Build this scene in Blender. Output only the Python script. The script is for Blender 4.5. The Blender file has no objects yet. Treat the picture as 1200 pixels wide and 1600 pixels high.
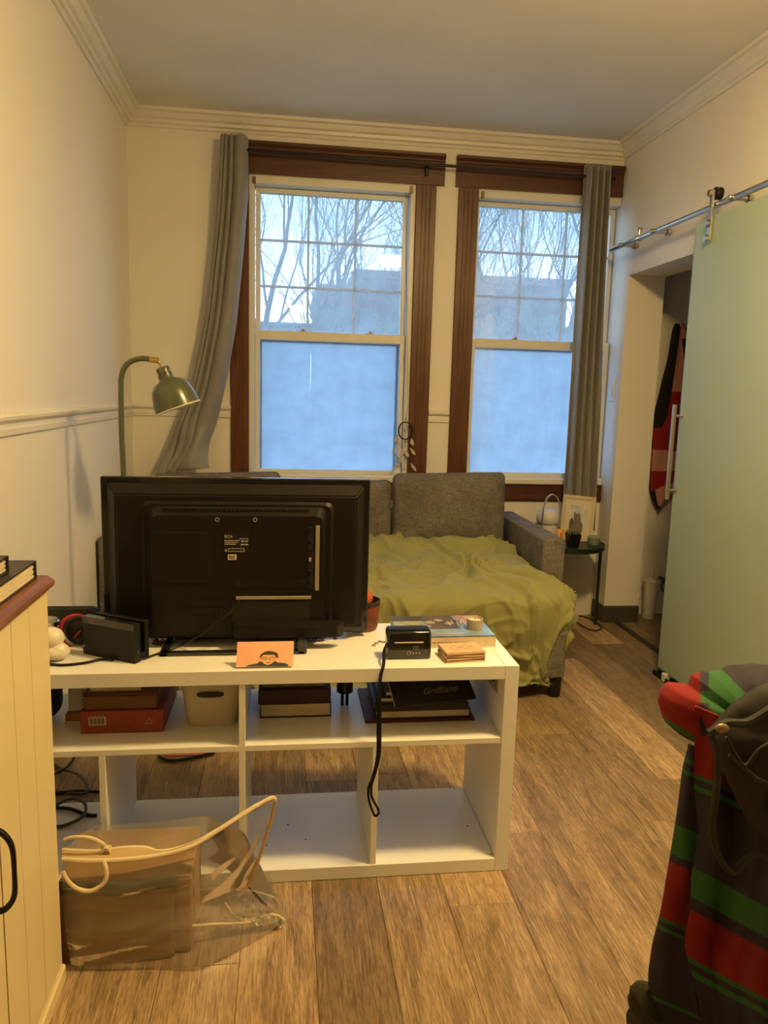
import bpy, bmesh, math, random
from math import sin, cos, pi, sqrt, radians
from mathutils import Vector, Matrix, noise
S = bpy.context.scene
COL = S.collection
R_ = random.Random(7)

# ------------------------------------------------------------------ camera
CZ, FPX = 1.3088, 1188.97
CF = Vector((0.13092688, 0.97934426, -0.15408756))
CR = Vector((0.99136173, -0.12811682, 0.0280712))
CU = Vector((-0.00775016, 0.15643178, 0.98765836))
cam = bpy.data.cameras.new('camera'); co = bpy.data.objects.new('camera', cam); COL.objects.link(co)
M = Matrix((CR, CU, -CF)).transposed().to_4x4(); M.translation = (0, 0, CZ); co.matrix_world = M
cam.sensor_fit = 'HORIZONTAL'; cam.sensor_width = 36; cam.lens = FPX / 1200 * 36; cam.clip_start = .05; cam.clip_end = 500
S.camera = co
# ------------------------------------------------------------------ world
wd = bpy.data.worlds.new('sky'); S.world = wd; wd.use_nodes = True
nt = wd.node_tree; N = nt.nodes; Lk = nt.links; N.clear()
out = N.new('ShaderNodeOutputWorld'); bg = N.new('ShaderNodeBackground'); Lk.new(bg.outputs[0], out.inputs[0])
tc = N.new('ShaderNodeTexCoord'); sp = N.new('ShaderNodeSeparateXYZ'); Lk.new(tc.outputs['Generated'], sp.inputs[0])
rp = N.new('ShaderNodeValToRGB'); Lk.new(sp.outputs['Z'], rp.inputs[0])
e = rp.color_ramp.elements
e[0].position = 0.0; e[0].color = (.72, .82, .88, 1); e[1].position = 1.0; e[1].color = (.22, .42, .70, 1)
for p_, c_ in ((.07, (1.0, .97, .88)), (.13, (.62, .80, .90)), (.20, (.34, .58, .82)), (.30, (.28, .50, .76)), (.5, (.27, .47, .74))):
    q = e.new(p_); q.color = (*c_, 1)
nz = N.new('ShaderNodeTexNoise'); nz.inputs['Scale'].default_value = 5; nz.inputs['Detail'].default_value = 4
mp = N.new('ShaderNodeMapping'); mp.inputs['Scale'].default_value = (1, 1, 3.5)
Lk.new(tc.outputs['Generated'], mp.inputs[0]); Lk.new(mp.outputs[0], nz.inputs['Vector'])
r2 = N.new('ShaderNodeValToRGB'); r2.color_ramp.elements[0].position = .48; r2.color_ramp.elements[1].position = .75
r2.color_ramp.elements[1].color = (.4, .4, .4, 1)
Lk.new(nz.outputs[0], r2.inputs[0])
mx = N.new('ShaderNodeMixRGB'); Lk.new(r2.outputs[0], mx.inputs[0]); Lk.new(rp.outputs[0], mx.inputs[1]); mx.inputs[2].default_value = (.85, .93, 1, 1)
Lk.new(mx.outputs[0], bg.inputs[0]); bg.inputs[1].default_value = 2.7
# ------------------------------------------------------------------ exposure, lamp power
S.view_settings.view_transform = 'Standard'; S.view_settings.look = 'None'
S.view_settings.exposure = 0.5; S.view_settings.gamma = 1; S.view_settings.use_curve_mapping = False
LAMP = (1.0, 1.55, 2.55); LAMP_COL = (1, .67, .25); LAMP_STR = 200
FILL_LAMP = (.2, -2.9, 2.58); FILL_LAMP_STR = 14  # added fill lamp behind the viewpoint, never in view

# ------------------------------------------------------------------ helpers
def W(u, v, Y):                       # a point seen at (u, v) lying at room depth Y
    d = CF + CR * ((u - 600) / FPX) + CU * ((800 - v) / FPX)
    t = Y / d.y; return Vector((0, 0, CZ)) + d * t
def WZ(u, v, Z):
    d = CF + CR * ((u - 600) / FPX) + CU * ((800 - v) / FPX)
    t = (Z - CZ) / d.z; return Vector((0, 0, CZ)) + d * t
MATS = {}
def mat(name, col, rough=.5, metal=0., col2=None, ns=8., nstretch=(1, 1, 1), bump=0., bs=60., coat=0., trans=0., spec=None, sheen=0., ior=None):
    if name in MATS: return MATS[name]
    m = bpy.data.materials.new(name); m.use_nodes = True; n = m.node_tree.nodes; l = m.node_tree.links
    b = n['Principled BSDF']; b.inputs['Base Color'].default_value = (*col, 1)
    b.inputs['Roughness'].default_value = rough; b.inputs['Metallic'].default_value = metal
    if spec is not None: b.inputs['Specular IOR Level'].default_value = spec
    if coat: b.inputs['Coat Weight'].default_value = coat; b.inputs['Coat Roughness'].default_value = .1
    if sheen: b.inputs['Sheen Weight'].default_value = sheen
    if trans: b.inputs['Transmission Weight'].default_value = trans
    if ior: b.inputs['IOR'].default_value = ior
    t = n.new('ShaderNodeTexCoord'); mp = n.new('ShaderNodeMapping'); mp.inputs['Scale'].default_value = nstretch
    l.new(t.outputs['Object'], mp.inputs[0])
    c2 = col2 or tuple(c * .93 for c in col)
    z = n.new('ShaderNodeTexNoise'); z.inputs['Scale'].default_value = ns; z.inputs['Detail'].default_value = 5
    l.new(mp.outputs[0], z.inputs['Vector'])
    r = n.new('ShaderNodeValToRGB'); r.color_ramp.elements[0].position = .35; r.color_ramp.elements[1].position = .68
    r.color_ramp.elements[0].color = (*col, 1); r.color_ramp.elements[1].color = (*c2, 1)
    l.new(z.outputs[0], r.inputs[0]); l.new(r.outputs[0], b.inputs['Base Color'])
    if bump:
        z2 = n.new('ShaderNodeTexNoise'); z2.inputs['Scale'].default_value = bs; z2.inputs['Detail'].default_value = 3
        l.new(mp.outputs[0], z2.inputs['Vector'])
        bp = n.new('ShaderNodeBump'); bp.inputs['Strength'].default_value = bump; bp.inputs['Distance'].default_value = .004
        l.new(z2.outputs[0], bp.inputs['Height']); l.new(bp.outputs[0], b.inputs['Normal'])
    MATS[name] = m; return m
def emis(name, col, st):
    m = bpy.data.materials.new(name); m.use_nodes = True; n = m.node_tree.nodes; l = m.node_tree.links
    n.remove(n['Principled BSDF']); e = n.new('ShaderNodeEmission'); e.inputs[0].default_value = (*col, 1); e.inputs[1].default_value = st
    l.new(e.outputs[0], n['Material Output'].inputs[0]); return m
WL = {}
def base_of(bm):
    xs = [v.co.x for v in bm.verts]; ys = [v.co.y for v in bm.verts]; zs = [v.co.z for v in bm.verts]
    return Vector(((min(xs) + max(xs)) / 2, (min(ys) + max(ys)) / 2, min(zs)))
def attach(o, parent, loc):
    o.location = loc; WL[o.name] = Vector(loc)
    if parent is not None:
        o.parent = parent; o.matrix_parent_inverse = Matrix.Translation(-WL[parent.name])
def obj(name, bm, m, parent=None, smooth=False, ang=35, kind=None, label=None, cat=None, group=None, solid=0):
    if not isinstance(bm, bmesh.types.BMesh): raise TypeError(name)
    bmesh.ops.recalc_face_normals(bm, faces=bm.faces[:]) if not solid else None
    loc = base_of(bm); bmesh.ops.translate(bm, vec=-loc, verts=bm.verts[:])
    me = bpy.data.meshes.new(name); bm.to_mesh(me); bm.free()
    for mm in (m if isinstance(m, (list, tuple)) else [m]): me.materials.append(mm)
    if smooth:
        me.polygons.foreach_set('use_smooth', [True] * len(me.polygons))
        try: me.set_sharp_from_angle(angle=radians(ang))
        except Exception: pass
    o = bpy.data.objects.new(name, me); COL.objects.link(o); attach(o, parent, loc)
    if solid:
        s = o.modifiers.new('thickness', 'SOLIDIFY'); s.thickness = solid; s.offset = 0
    props(o, kind, label, cat, group); return o
def props(o, kind=None, label=None, cat=None, group=None):
    if kind: o['kind'] = kind
    if label: o['label'] = label
    if cat: o['category'] = cat
    if group: o['group'] = group
def thing(name, loc, label=None, cat=None, group=None, kind=None, parent=None):
    o = bpy.data.objects.new(name, None); COL.objects.link(o); o.empty_display_size = .05
    attach(o, parent, Vector(loc)); props(o, kind, label, cat, group); return o
def nb(): return bmesh.new()
def box(bm, x0, x1, y0, y1, z0, z1, bev=0., mtx=None, mi=0, seg=1):
    t = bmesh.new(); bmesh.ops.create_cube(t, size=1)
    for v in t.verts:
        v.co = Vector(((x0 + x1) / 2 + v.co.x * (x1 - x0), (y0 + y1) / 2 + v.co.y * (y1 - y0), (z0 + z1) / 2 + v.co.z * (z1 - z0)))
    if bev:
        bmesh.ops.bevel(t, geom=t.edges[:] + t.verts[:], offset=bev, segments=seg, affect='EDGES', profile=.5)
    merge(bm, t, mtx, mi); return bm
def merge(bm, t, mtx=None, mi=0):
    if mtx is not None: bmesh.ops.transform(t, matrix=mtx, verts=t.verts[:])
    mp = {}
    for v in t.verts: mp[v] = bm.verts.new(v.co)
    for f in t.faces:
        try:
            g = bm.faces.new([mp[v] for v in f.verts]); g.material_index = mi if mi else f.material_index
        except ValueError: pass
    t.free()
def B(*a, **k): return box(nb(), *a, **k)
def fr(d):
    d = Vector(d).normalized(); a = Vector((0, 0, 1)) if abs(d.z) < .9 else Vector((1, 0, 0))
    x = d.cross(a).normalized(); return x, d.cross(x).normalized()
def tube(bm, pts, r, seg=8, closed=False, cap=True, mi=0):
    pts = [Vector(p) for p in pts]; n = len(pts); rings = []; x = None
    for i, p in enumerate(pts):
        if closed: d = pts[(i + 1) % n] - pts[i - 1]
        else: d = pts[min(i + 1, n - 1)] - pts[max(i - 1, 0)]
        d.normalize()
        if x is None: x, y = fr(d)
        else:
            x = (x - d * x.dot(d)).normalized(); y = d.cross(x)
        rr = r[i] if isinstance(r, (list, tuple)) else r
        rings.append([bm.verts.new(p + (x * cos(2 * pi * k / seg) + y * sin(2 * pi * k / seg)) * rr) for k in range(seg)])
    for i in range(n if closed else n - 1):
        a, b = rings[i], rings[(i + 1) % n]
        for k in range(seg):
            f = bm.faces.new((a[k], a[(k + 1) % seg], b[(k + 1) % seg], b[k])); f.material_index = mi
    if cap and not closed:
        for rg in (rings[0], rings[-1]):
            try: bm.faces.new(rg).material_index = mi
            except ValueError: pass
    return bm
def smoothpts(pts, k=6):
    pts = [Vector(p) for p in pts]; o = []
    for i in range(len(pts) - 1):
        p0, p1, p2, p3 = pts[max(i - 1, 0)], pts[i], pts[i + 1], pts[min(i + 2, len(pts) - 1)]
        for j in range(k):
            t = j / k
            o.append(.5 * ((2 * p1) + (p2 - p0) * t + (2 * p0 - 5 * p1 + 4 * p2 - p3) * t * t + (3 * p1 - p0 - 3 * p2 + p3) * t ** 3))
    o.append(pts[-1]); return o
def lathe(bm, prof, c=(0, 0, 0), axis=(0, 0, 1), seg=24, mi=0):
    c = Vector(c); a = Vector(axis).normalized(); x, y = fr(a); rings = []
    for r, h in prof:
        if r < 1e-5: rings.append([bm.verts.new(c + a * h)])
        else: rings.append([bm.verts.new(c + a * h + (x * cos(2 * pi * k / seg) + y * sin(2 * pi * k / seg)) * r) for k in range(seg)])
    for i in range(len(rings) - 1):
        p, q = rings[i], rings[i + 1]
        for k in range(seg):
            k2 = (k + 1) % seg
            if len(p) == 1 and len(q) == 1: continue
            if len(p) == 1: f = bm.faces.new((p[0], q[k2], q[k]))
            elif len(q) == 1: f = bm.faces.new((p[k], p[k2], q[0]))
            else: f = bm.faces.new((p[k], p[k2], q[k2], q[k]))
            f.material_index = mi
    return bm
def cyl(bm, p0, p1, r, seg=16, mi=0):
    p0, p1 = Vector(p0), Vector(p1); h = (p1 - p0).length
    return lathe(bm, [(0, 0), (r, 0), (r, h), (0, h)], p0, p1 - p0, seg, mi)
def ball(bm, c, r, sc=(1, 1, 1), seg=16, mi=0):
    n = seg // 2; t = bmesh.new(); lathe(t, [(r * sin(pi * i / n), -r * cos(pi * i / n)) for i in range(n + 1)], (0, 0, 0), (0, 0, 1), seg)
    merge(bm, t, Matrix.Translation(c) @ Matrix.Diagonal((*sc, 1)), mi); return bm
def prism(bm, poly, y0, y1, mi=0):          # poly in X-Z, extruded along Y
    a = [bm.verts.new((x, y0, z)) for x, z in poly]; b = [bm.verts.new((x, y1, z)) for x, z in poly]; n = len(poly)
    for i in range(n): bm.faces.new((a[i], a[(i + 1) % n], b[(i + 1) % n], b[i])).material_index = mi
    bm.faces.new(a).material_index = mi; bm.faces.new(b[::-1]).material_index = mi; return bm
def sweep(bm, prof, p0, p1, o, up):        # profile (o, up) swept from p0 to p1
    o, up = Vector(o), Vector(up); A = []
    for p in (Vector(p0), Vector(p1)): A.append([bm.verts.new(p + o * a + up * b) for a, b in prof])
    n = len(prof)
    for i in range(n): bm.faces.new((A[0][i], A[0][(i + 1) % n], A[1][(i + 1) % n], A[1][i]))
    bm.faces.new(A[0]); bm.faces.new(A[1][::-1]); return bm
def frust(bm, r0, y0, r1, y1, bev=0):
    a = [bm.verts.new((x, y0, z)) for x, z in ((r0[0], r0[2]), (r0[1], r0[2]), (r0[1], r0[3]), (r0[0], r0[3]))]
    b = [bm.verts.new((x, y1, z)) for x, z in ((r1[0], r1[2]), (r1[1], r1[2]), (r1[1], r1[3]), (r1[0], r1[3]))]
    for i in range(4): bm.faces.new((a[i], a[(i + 1) % 4], b[(i + 1) % 4], b[i]))
    bm.faces.new(a); bm.faces.new(b)
    return bm
def grid(bm, f, nu, nv, mf=None):
    V = [[bm.verts.new(f(i / nu, j / nv)) for j in range(nv + 1)] for i in range(nu + 1)]
    for i in range(nu):
        for j in range(nv):
            q = bm.faces.new((V[i][j], V[i + 1][j], V[i + 1][j + 1], V[i][j + 1]))
            if mf: q.material_index = mf((i + .5) / nu, (j + .5) / nv)
    return bm
def rounded(x0, x1, z0, z1, r, k=5):
    o = []
    for cx, cz, a in ((x1 - r, z1 - r, 0), (x0 + r, z1 - r, 1), (x0 + r, z0 + r, 2), (x1 - r, z0 + r, 3)):
        for i in range(k + 1):
            t = (a + i / k) * pi / 2; o.append((cx + r * cos(t), cz + r * sin(t)))
    return o
def blob(outline, Y, th, nr=10, na=72, amp=0., ns=6., flat=.5, mf=None, back=1., lean=0., seed=0):
    """closed puffy body with the given star-shaped X-Z outline, th = half thickness"""
    P = [Vector((a, b)) for a, b in outline]; c = sum(P, Vector((0, 0))) / len(P); n = len(P); Rr = []
    zmin = min(p.y for p in P)
    for k in range(na):
        t = 2 * pi * k / na; d = Vector((cos(t), sin(t))); best = 1e-3
        for i in range(n):
            a, b = P[i] - c, P[(i + 1) % n] - c; s = b - a; den = d.x * s.y - d.y * s.x
            if abs(den) < 1e-12: continue
            tt = (a.x * s.y - a.y * s.x) / den; uu = (a.x * d.y - a.y * d.x) / den
            if -1e-6 <= uu <= 1 + 1e-6 and tt > best: best = tt
        Rr.append(best)
    bm = nb(); rings = []
    for side in (-1, 1):
        rs = []
        for i in range(nr + 1):
            if side == 1 and i == nr: rs.append(rings[0][nr]); continue
            ph = i / nr; rho = sin(ph * pi / 2) if i else 0
            ring = []
            for k in range(na if i else 1):
                t = 2 * pi * k / na; x = c.x + cos(t) * Rr[k] * rho; z = c.y + sin(t) * Rr[k] * rho
                h = th * max(0, 1 - rho ** 2) ** flat * (1 if side < 0 else back)
                y = Y + side * h + lean * (z - zmin)
                if amp: y += amp * noise.noise(Vector((x * ns, z * ns, seed + side))) * min(1, 2 * (1 - rho))
                ring.append(bm.verts.new((x, y, z)))
            rs.append(ring)
        rings.append(rs)
    def face(vs):
        f = bm.faces.new(vs)
        if mf:
            m = f.calc_center_median(); f.material_index = mf(m.x, m.z, m.y)
    for s, rs in enumerate(rings):
        for k in range(na):
            k2 = (k + 1) % na; face((rs[0][0], rs[1][k], rs[1][k2]) if s == 0 else (rs[0][0], rs[1][k2], rs[1][k]))
            for i in range(1, nr):
                q = (rs[i][k], rs[i + 1][k], rs[i + 1][k2], rs[i][k2]); face(q if s == 0 else q[::-1])
    return bm
def text(name, body, size, mtx, m, parent, depth=.0004, align='LEFT', shear=0.):
    cu = bpy.data.curves.new(name, 'FONT'); cu.body = body; cu.size = size; cu.extrude = depth; cu.align_x = align; cu.resolution_u = 3; cu.shear = shear
    t = bpy.data.objects.new(name, cu); COL.objects.link(t); dg = bpy.context.evaluated_depsgraph_get()
    me = bpy.data.meshes.new_from_object(t.evaluated_get(dg)); bpy.data.objects.remove(t)
    bm = nb(); bm.from_mesh(me); bpy.data.meshes.remove(me); bmesh.ops.transform(bm, matrix=mtx, verts=bm.verts[:])
    return obj(name, bm, m, parent)
FACE = Matrix.Rotation(pi / 2, 4, 'X')      # text standing up, readable from -Y
def T(x, y, z): return Matrix.Translation((x, y, z))
def RZ(a): return Matrix.Rotation(radians(a), 4, 'Z')

def interp(tab, v):
    for i in range(len(tab) - 1):
        if v <= tab[i + 1][0]:
            t_ = (v - tab[i][0]) / (tab[i + 1][0] - tab[i][0]); t_ = max(0, min(1, t_)); return tab[i][1] + (tab[i + 1][1] - tab[i][1]) * t_
    return tab[-1][1]
# ------------------------------------------------------------------ materials
wallm = mat('wall_paint', (.79, .765, .71), .55, col2=(.77, .745, .69), ns=2, bump=.15, bs=90)
ceilm = mat('ceiling_paint', (.80, .79, .77), .7, ns=2, bump=.1, bs=120)
trimm = mat('trim_paint', (.78, .76, .71), .4, ns=3, bump=.08)
vinyl = mat('white_vinyl', (.74, .74, .70), .35, ns=4)
woodt = mat('stained_wood', (.13, .044, .016), .38, col2=(.075, .023, .009), ns=14, nstretch=(3, 3, .25), bump=.2, bs=40)
woodh = mat('stained_wood_across', (.095, .030, .013), .38, col2=(.06, .018, .008), ns=14, nstretch=(.25, 3, 3), bump=.2, bs=40)
whitem = mat('white_laminate', (.80, .80, .78), .32, col2=(.78, .78, .76), ns=5)
black = mat('black_plastic', (.007, .0062, .0058), .42, ns=10, spec=.3)
blackg = mat('black_gloss', (.012, .012, .013), .15, ns=10, coat=.5)
steel = mat('brushed_steel', (.55, .53, .50), .28, 1., ns=30, nstretch=(1, .1, 1))
rodm = mat('black_metal', (.03, .028, .028), .4, .6)
curtm = mat('grey_curtain', (.23, .225, .22), .55, col2=(.21, .205, .20), ns=20, bump=.15, bs=400, sheen=.3)
sofam = mat('grey_weave', (.155, .14, .125), .9, col2=(.115, .105, .095), ns=9)
def weave(m):
    n = m.node_tree.nodes; l = m.node_tree.links; b = n['Principled BSDF']; src = b.inputs['Base Color'].links[0].from_socket; t = n.new('ShaderNodeTexCoord'); outs = []
    for st in ((40, 40, 420), (420, 420, 40)):
        mp = n.new('ShaderNodeMapping'); mp.inputs['Scale'].default_value = st; l.new(t.outputs['Object'], mp.inputs[0])
        z = n.new('ShaderNodeTexNoise'); z.inputs['Scale'].default_value = 1; z.inputs['Detail'].default_value = 2; l.new(mp.outputs[0], z.inputs['Vector']); outs.append(z.outputs[0])
    ad = n.new('ShaderNodeMath'); ad.operation = 'ADD'; l.new(outs[0], ad.inputs[0]); l.new(outs[1], ad.inputs[1])
    r = n.new('ShaderNodeMapRange'); r.inputs[1].default_value = .75; r.inputs[2].default_value = 1.25; r.inputs[3].default_value = .55; r.inputs[4].default_value = 1.5; l.new(ad.outputs[0], r.inputs[0])
    mx = n.new('ShaderNodeMixRGB'); mx.blend_type = 'MULTIPLY'; mx.inputs[0].default_value = 1; l.new(src, mx.inputs[1]); l.new(r.outputs[0], mx.inputs[2]); l.new(mx.outputs[0], b.inputs['Base Color'])
    bp = n.new('ShaderNodeBump'); bp.inputs['Strength'].default_value = .4; bp.inputs['Distance'].default_value = .002; l.new(ad.outputs[0], bp.inputs['Height']); l.new(bp.outputs[0], b.inputs['Normal'])
weave(sofam)
duvm = mat('olive_cotton', (.26, .26, .10), .8, col2=(.245, .245, .092), ns=4, bump=.12, bs=300, sheen=.15)
greenm = mat('green_lacquer', (.085, .10, .055), .28, ns=4, coat=.3)
brass = mat('brass', (.75, .50, .18), .25, 1.)
beadm = mat('cream_beadboard', (.72, .62, .38), .45, col2=(.69, .59, .35), ns=4)
oakm = mat('oak_top', (.22, .085, .028), .4, col2=(.13, .05, .018), ns=16, nstretch=(3, .25, 3), bump=.15)
paper = mat('page_edges', (.70, .62, .47), .8, col2=(.55, .46, .32), ns=60, nstretch=(.3, .3, 9), bump=.3)
cardm = mat('cardboard', (.36, .215, .10), .8, col2=(.31, .18, .085), ns=6, bump=.1)
dgreen = mat('dark_green_metal', (.02, .035, .028), .4, .3)

def wood_floor():
    m = bpy.data.materials.new('floor_vinyl_oak'); m.use_nodes = True; n = m.node_tree.nodes; l = m.node_tree.links
    b = n['Principled BSDF']; b.inputs['Roughness'].default_value = .42
    at = n.new('ShaderNodeAttribute'); at.attribute_type = 'OBJECT'; at.attribute_name = 'tone'
    oi = n.new('ShaderNodeObjectInfo'); t = n.new('ShaderNodeTexCoord')
    ad = n.new('ShaderNodeVectorMath'); ad.operation = 'ADD'; cm = n.new('ShaderNodeCombineXYZ')
    mu = n.new('ShaderNodeMath'); mu.operation = 'MULTIPLY'; mu.inputs[1].default_value = 37; l.new(oi.outputs['Random'], mu.inputs[0])
    for i in range(3): l.new(mu.outputs[0], cm.inputs[i])
    l.new(t.outputs['Object'], ad.inputs[0]); l.new(cm.outputs[0], ad.inputs[1])
    def nzz(sc, st, dt=6, dist=0.):
        mp = n.new('ShaderNodeMapping'); mp.inputs['Scale'].default_value = st; l.new(ad.outputs[0], mp.inputs[0])
        z = n.new('ShaderNodeTexNoise'); z.inputs['Scale'].default_value = sc; z.inputs['Detail'].default_value = dt; z.inputs['Distortion'].default_value = dist
        l.new(mp.outputs[0], z.inputs['Vector']); return z.outputs[0]
    fine = nzz(60, (4.6, .36, 1), 6, 1.0); big = nzz(5, (3.2, .5, 1), 4, 1.6)
    r1 = n.new('ShaderNodeValToRGB'); r1.color_ramp.elements[0].position = .3; r1.color_ramp.elements[1].position = .72
    r1.color_ramp.elements[0].color = (.195, .132, .080, 1); r1.color_ramp.elements[1].color = (.40, .285, .17, 1); l.new(big, r1.inputs[0])
    r2 = n.new('ShaderNodeValToRGB'); r2.color_ramp.elements[0].position = .36; r2.color_ramp.elements[1].position = .66
    r2.color_ramp.elements[0].color = (.60, .55, .50, 1); r2.color_ramp.elements[1].color = (1.36, 1.34, 1.3, 1); l.new(fine, r2.inputs[0])
    m1 = n.new('ShaderNodeMixRGB'); m1.blend_type = 'MULTIPLY'; m1.inputs[0].default_value = .85; l.new(r1.outputs[0], m1.inputs[1]); l.new(r2.outputs[0], m1.inputs[2])
    vein = nzz(34, (7, .22, 1), 7, 1.2); rv = n.new('ShaderNodeValToRGB'); rv.color_ramp.elements[0].position = .57; rv.color_ramp.elements[1].position = .66
    rv.color_ramp.elements[1].color = (.6, .6, .6, 1); l.new(vein, rv.inputs[0]); mv = n.new('ShaderNodeMixRGB'); l.new(rv.outputs[0], mv.inputs[0]); l.new(m1.outputs[0], mv.inputs[1]); mv.inputs[2].default_value = (.52, .42, .29, 1); m1 = mv
    m2 = n.new('ShaderNodeMixRGB'); m2.blend_type = 'MULTIPLY'; m2.inputs[0].default_value = 1; l.new(m1.outputs[0], m2.inputs[1]); l.new(at.outputs['Fac'], m2.inputs[2])
    l.new(m2.outputs[0], b.inputs['Base Color'])
    bp = n.new('ShaderNodeBump'); bp.inputs['Strength'].default_value = .25; bp.inputs['Distance'].default_value = .002
    l.new(fine, bp.inputs['Height']); l.new(bp.outputs[0], b.inputs['Normal']); return m
floorm = wood_floor()

# ------------------------------------------------------------------ room shell
XL, XR, YB, YF, ZC = -.824, 1.89, 4.34, -4.6, 2.72
fl = obj('floor', B(XL - .1, 3.7, YF - .1, YB + .2, -.12, -.004), mat('subfloor', (.05, .035, .02), .9), kind='structure')
tones = {}
for key, val in {(5, 3.775): 1.25, (3, 2.34): 1.35, (4, 3.27): .88, (4, 2.05): .92, (5, 5.0): .85, (3, 1.12): .95, (0, 2.063): .95, (-1, 2.063): 1.0, (-1, 3.283): 1.1, (1, 2.5): .85, (2, 2.09): 1.05, (2, 3.31): .95}.items(): pass
joint = {-1: 2.063, 3: 2.34, 4: 3.27, 5: 3.775, 2: 2.09, 1: 2.72, 0: 1.35, -2: 1.75, -3: 2.45, -4: 1.2, -5: 2.2, -6: 1.6, -7: 2.9, -8: 2.0, -9: 1.5}
tone = {(5, 1): 1.28, (5, 2): .8, (3, 1): 1.30, (3, 0): .95, (4, 1): .85, (4, 0): .84, (2, 1): .95, (2, 0): 1.0, (1, 0): .9, (1, 1): .95, (0, 0): 1.02, (0, 1): .98, (-1, 0): .95, (-1, 1): 1.15}
for k in range(-10, 18):
    x0 = .787 + .176 * (k); x1 = x0 + .176
    if x1 < XL or x0 > 3.6: continue
    inbath = x0 > XR + .05
    j0 = joint.get(k, (k * .437) % 1.22)
    for i in range(-7, 5):
        ya, yb = j0 + (i - 1) * 1.22, j0 + i * 1.22
        ya, yb = max(ya, YF), min(yb, YB + .06)
        if yb - ya < .02: continue
        if inbath and yb < 2.2: continue
        xa, xb = max(x0, XL), min(x1, 3.6)
        p = obj('plank', B(xa + .0004, xb - .0004, ya + .0004, yb - .0004, -.006, 0, bev=.0010), floorm, fl)
        p['tone'] = tone.get((k, i), R_.uniform(.76, 1.18)) ** 1.6 * .95
# back wall with two openings
bm = nb()
W1 = (-.197, .709, .80, 2.44); W2 = (1.055, 1.93, .80, 2.44); yb2 = YB + .22
for x0, x1, z0, z1 in ((XL - .1, W1[0], 0, ZC), (W1[1], W2[0], 0, ZC), (W2[1], 3.7, 0, ZC), (W1[0], W1[1], 0, .80), (W1[0], W1[1], 2.44, ZC), (W2[0], W2[1], 0, .80), (W2[0], W2[1], 2.44, ZC)):
    box(bm, x0, x1, YB, yb2, z0, z1 + .1 if z1 == ZC else z1)
obj('wall_back', bm, wallm, kind='structure')
obj('wall_left', B(XL - .12, XL, YF, YB, 0, ZC + .1), wallm, kind='structure')
bm = nb(); DY0, DY1, DZ = 3.28, 4.168, 1.994
for y0, y1, z0, z1 in ((YF, DY0, 0, ZC + .1), (DY1, YB, 0, ZC + .1), (DY0, DY1, DZ, ZC + .1)): box(bm, XR, 2.105, y0, y1, z0, z1)
obj('wall_right', bm, wallm, kind='structure')
obj('wall_front', B(XL - .12, 3.7, YF - .1, YF, 0, ZC + .1), mat('front_wall_brown', (.22, .15, .09), .7), kind='structure')
obj('wall_bathroom_side', B(3.6, 3.7, 2.0, YB, 0, ZC + .1), wallm, kind='structure')
obj('wall_bathroom_near', B(2.105, 3.6, 1.95, 2.05, 0, ZC + .1), wallm, kind='structure')
obj('ceiling', B(XL - .12, 3.7, YF - .1, YB + .22, ZC, ZC + .1), ceilm, kind='structure')
# crown mouldings
crown = [(0, 0), (0, -.075), (.010, -.075), (.014, -.062), (.022, -.058), (.030, -.040), (.046, -.024), (.052, -.014), (.066, -.012), (.072, 0)]
crown2 = [(0, 0), (0, -.080), (.010, -.080), (.016, -.066), (.028, -.062), (.030, -.046), (.044, -.040), (.060, -.018), (.074, -.014), (.080, 0)]
obj('trim_1', sweep(nb(), crown2, (XL, YF, ZC), (XL, YB, ZC), (1, 0, 0), (0, 0, 1)), trimm, kind='structure')
obj('trim_2', sweep(nb(), crown2, (XL, YB, ZC), (XR, YB, ZC), (0, -1, 0), (0, 0, 1)), trimm, kind='structure')
obj('trim_3', sweep(nb(), crown, (XR, YF, ZC), (XR, YB, ZC), (-1, 0, 0), (0, 0, 1)), trimm, kind='structure')
rail = [(0, -.034), (.010, -.030), (.012, -.012), (.006, -.008), (.006, .004), (.012, .008), (.022, .016), (.024, .026), (.014, .034), (0, .036)]
obj('trim_4', sweep(nb(), rail, (XL, YF, 1.183), (XL, YB, 1.183), (1, 0, 0), (0, 0, 1)), trimm, kind='structure')
obj('trim_5', sweep(nb(), rail, (XL, YB, 1.183), (-.292, YB, 1.183), (0, -1, 0), (0, 0, 1)), trimm, kind='structure')
obj('trim_6', sweep(nb(), rail, (.820, YB, 1.183), (.940, YB, 1.183), (0, -1, 0), (0, 0, 1)), trimm, kind='structure')
basem = mat('dark_rubber_base', (.060, .048, .038), .6, ns=5)
basep = [(0, 0), (.010, 0), (.008, .09), (0, .1)]
obj('baseboard_right', sweep(nb(), basep, (XR, DY1, 0), (XR, YB, 0), (-1, 0, 0), (0, 0, 1)), basem, kind='structure')
obj('baseboard_jamb', sweep(nb(), basep, (XR - .01, DY1, 0), (2.105, DY1, 0), (0, -1, 0), (0, 0, 1)), basem, kind='structure')
obj('baseboard_back', sweep(nb(), [(0, 0), (.015, 0), (.015, .11), (.008, .13), (0, .13)], (XL, YB, 0), (XR, YB, 0), (0, -1, 0), (0, 0, 1)), trimm, kind='structure')
obj('baseboard_left', sweep(nb(), [(0, 0), (.015, 0), (.015, .11), (.008, .13), (0, .13)], (XL, YF, 0), (XL, YB, 0), (1, 0, 0), (0, 0, 1)), trimm, kind='structure')
obj('baseboard_bathroom', sweep(nb(), [(0, 0), (.012, 0), (.01, .10), (0, .10)], (2.105, YB, 0), (3.6, YB, 0), (0, -1, 0), (0, 0, 1)), trimm, kind='structure')
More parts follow.
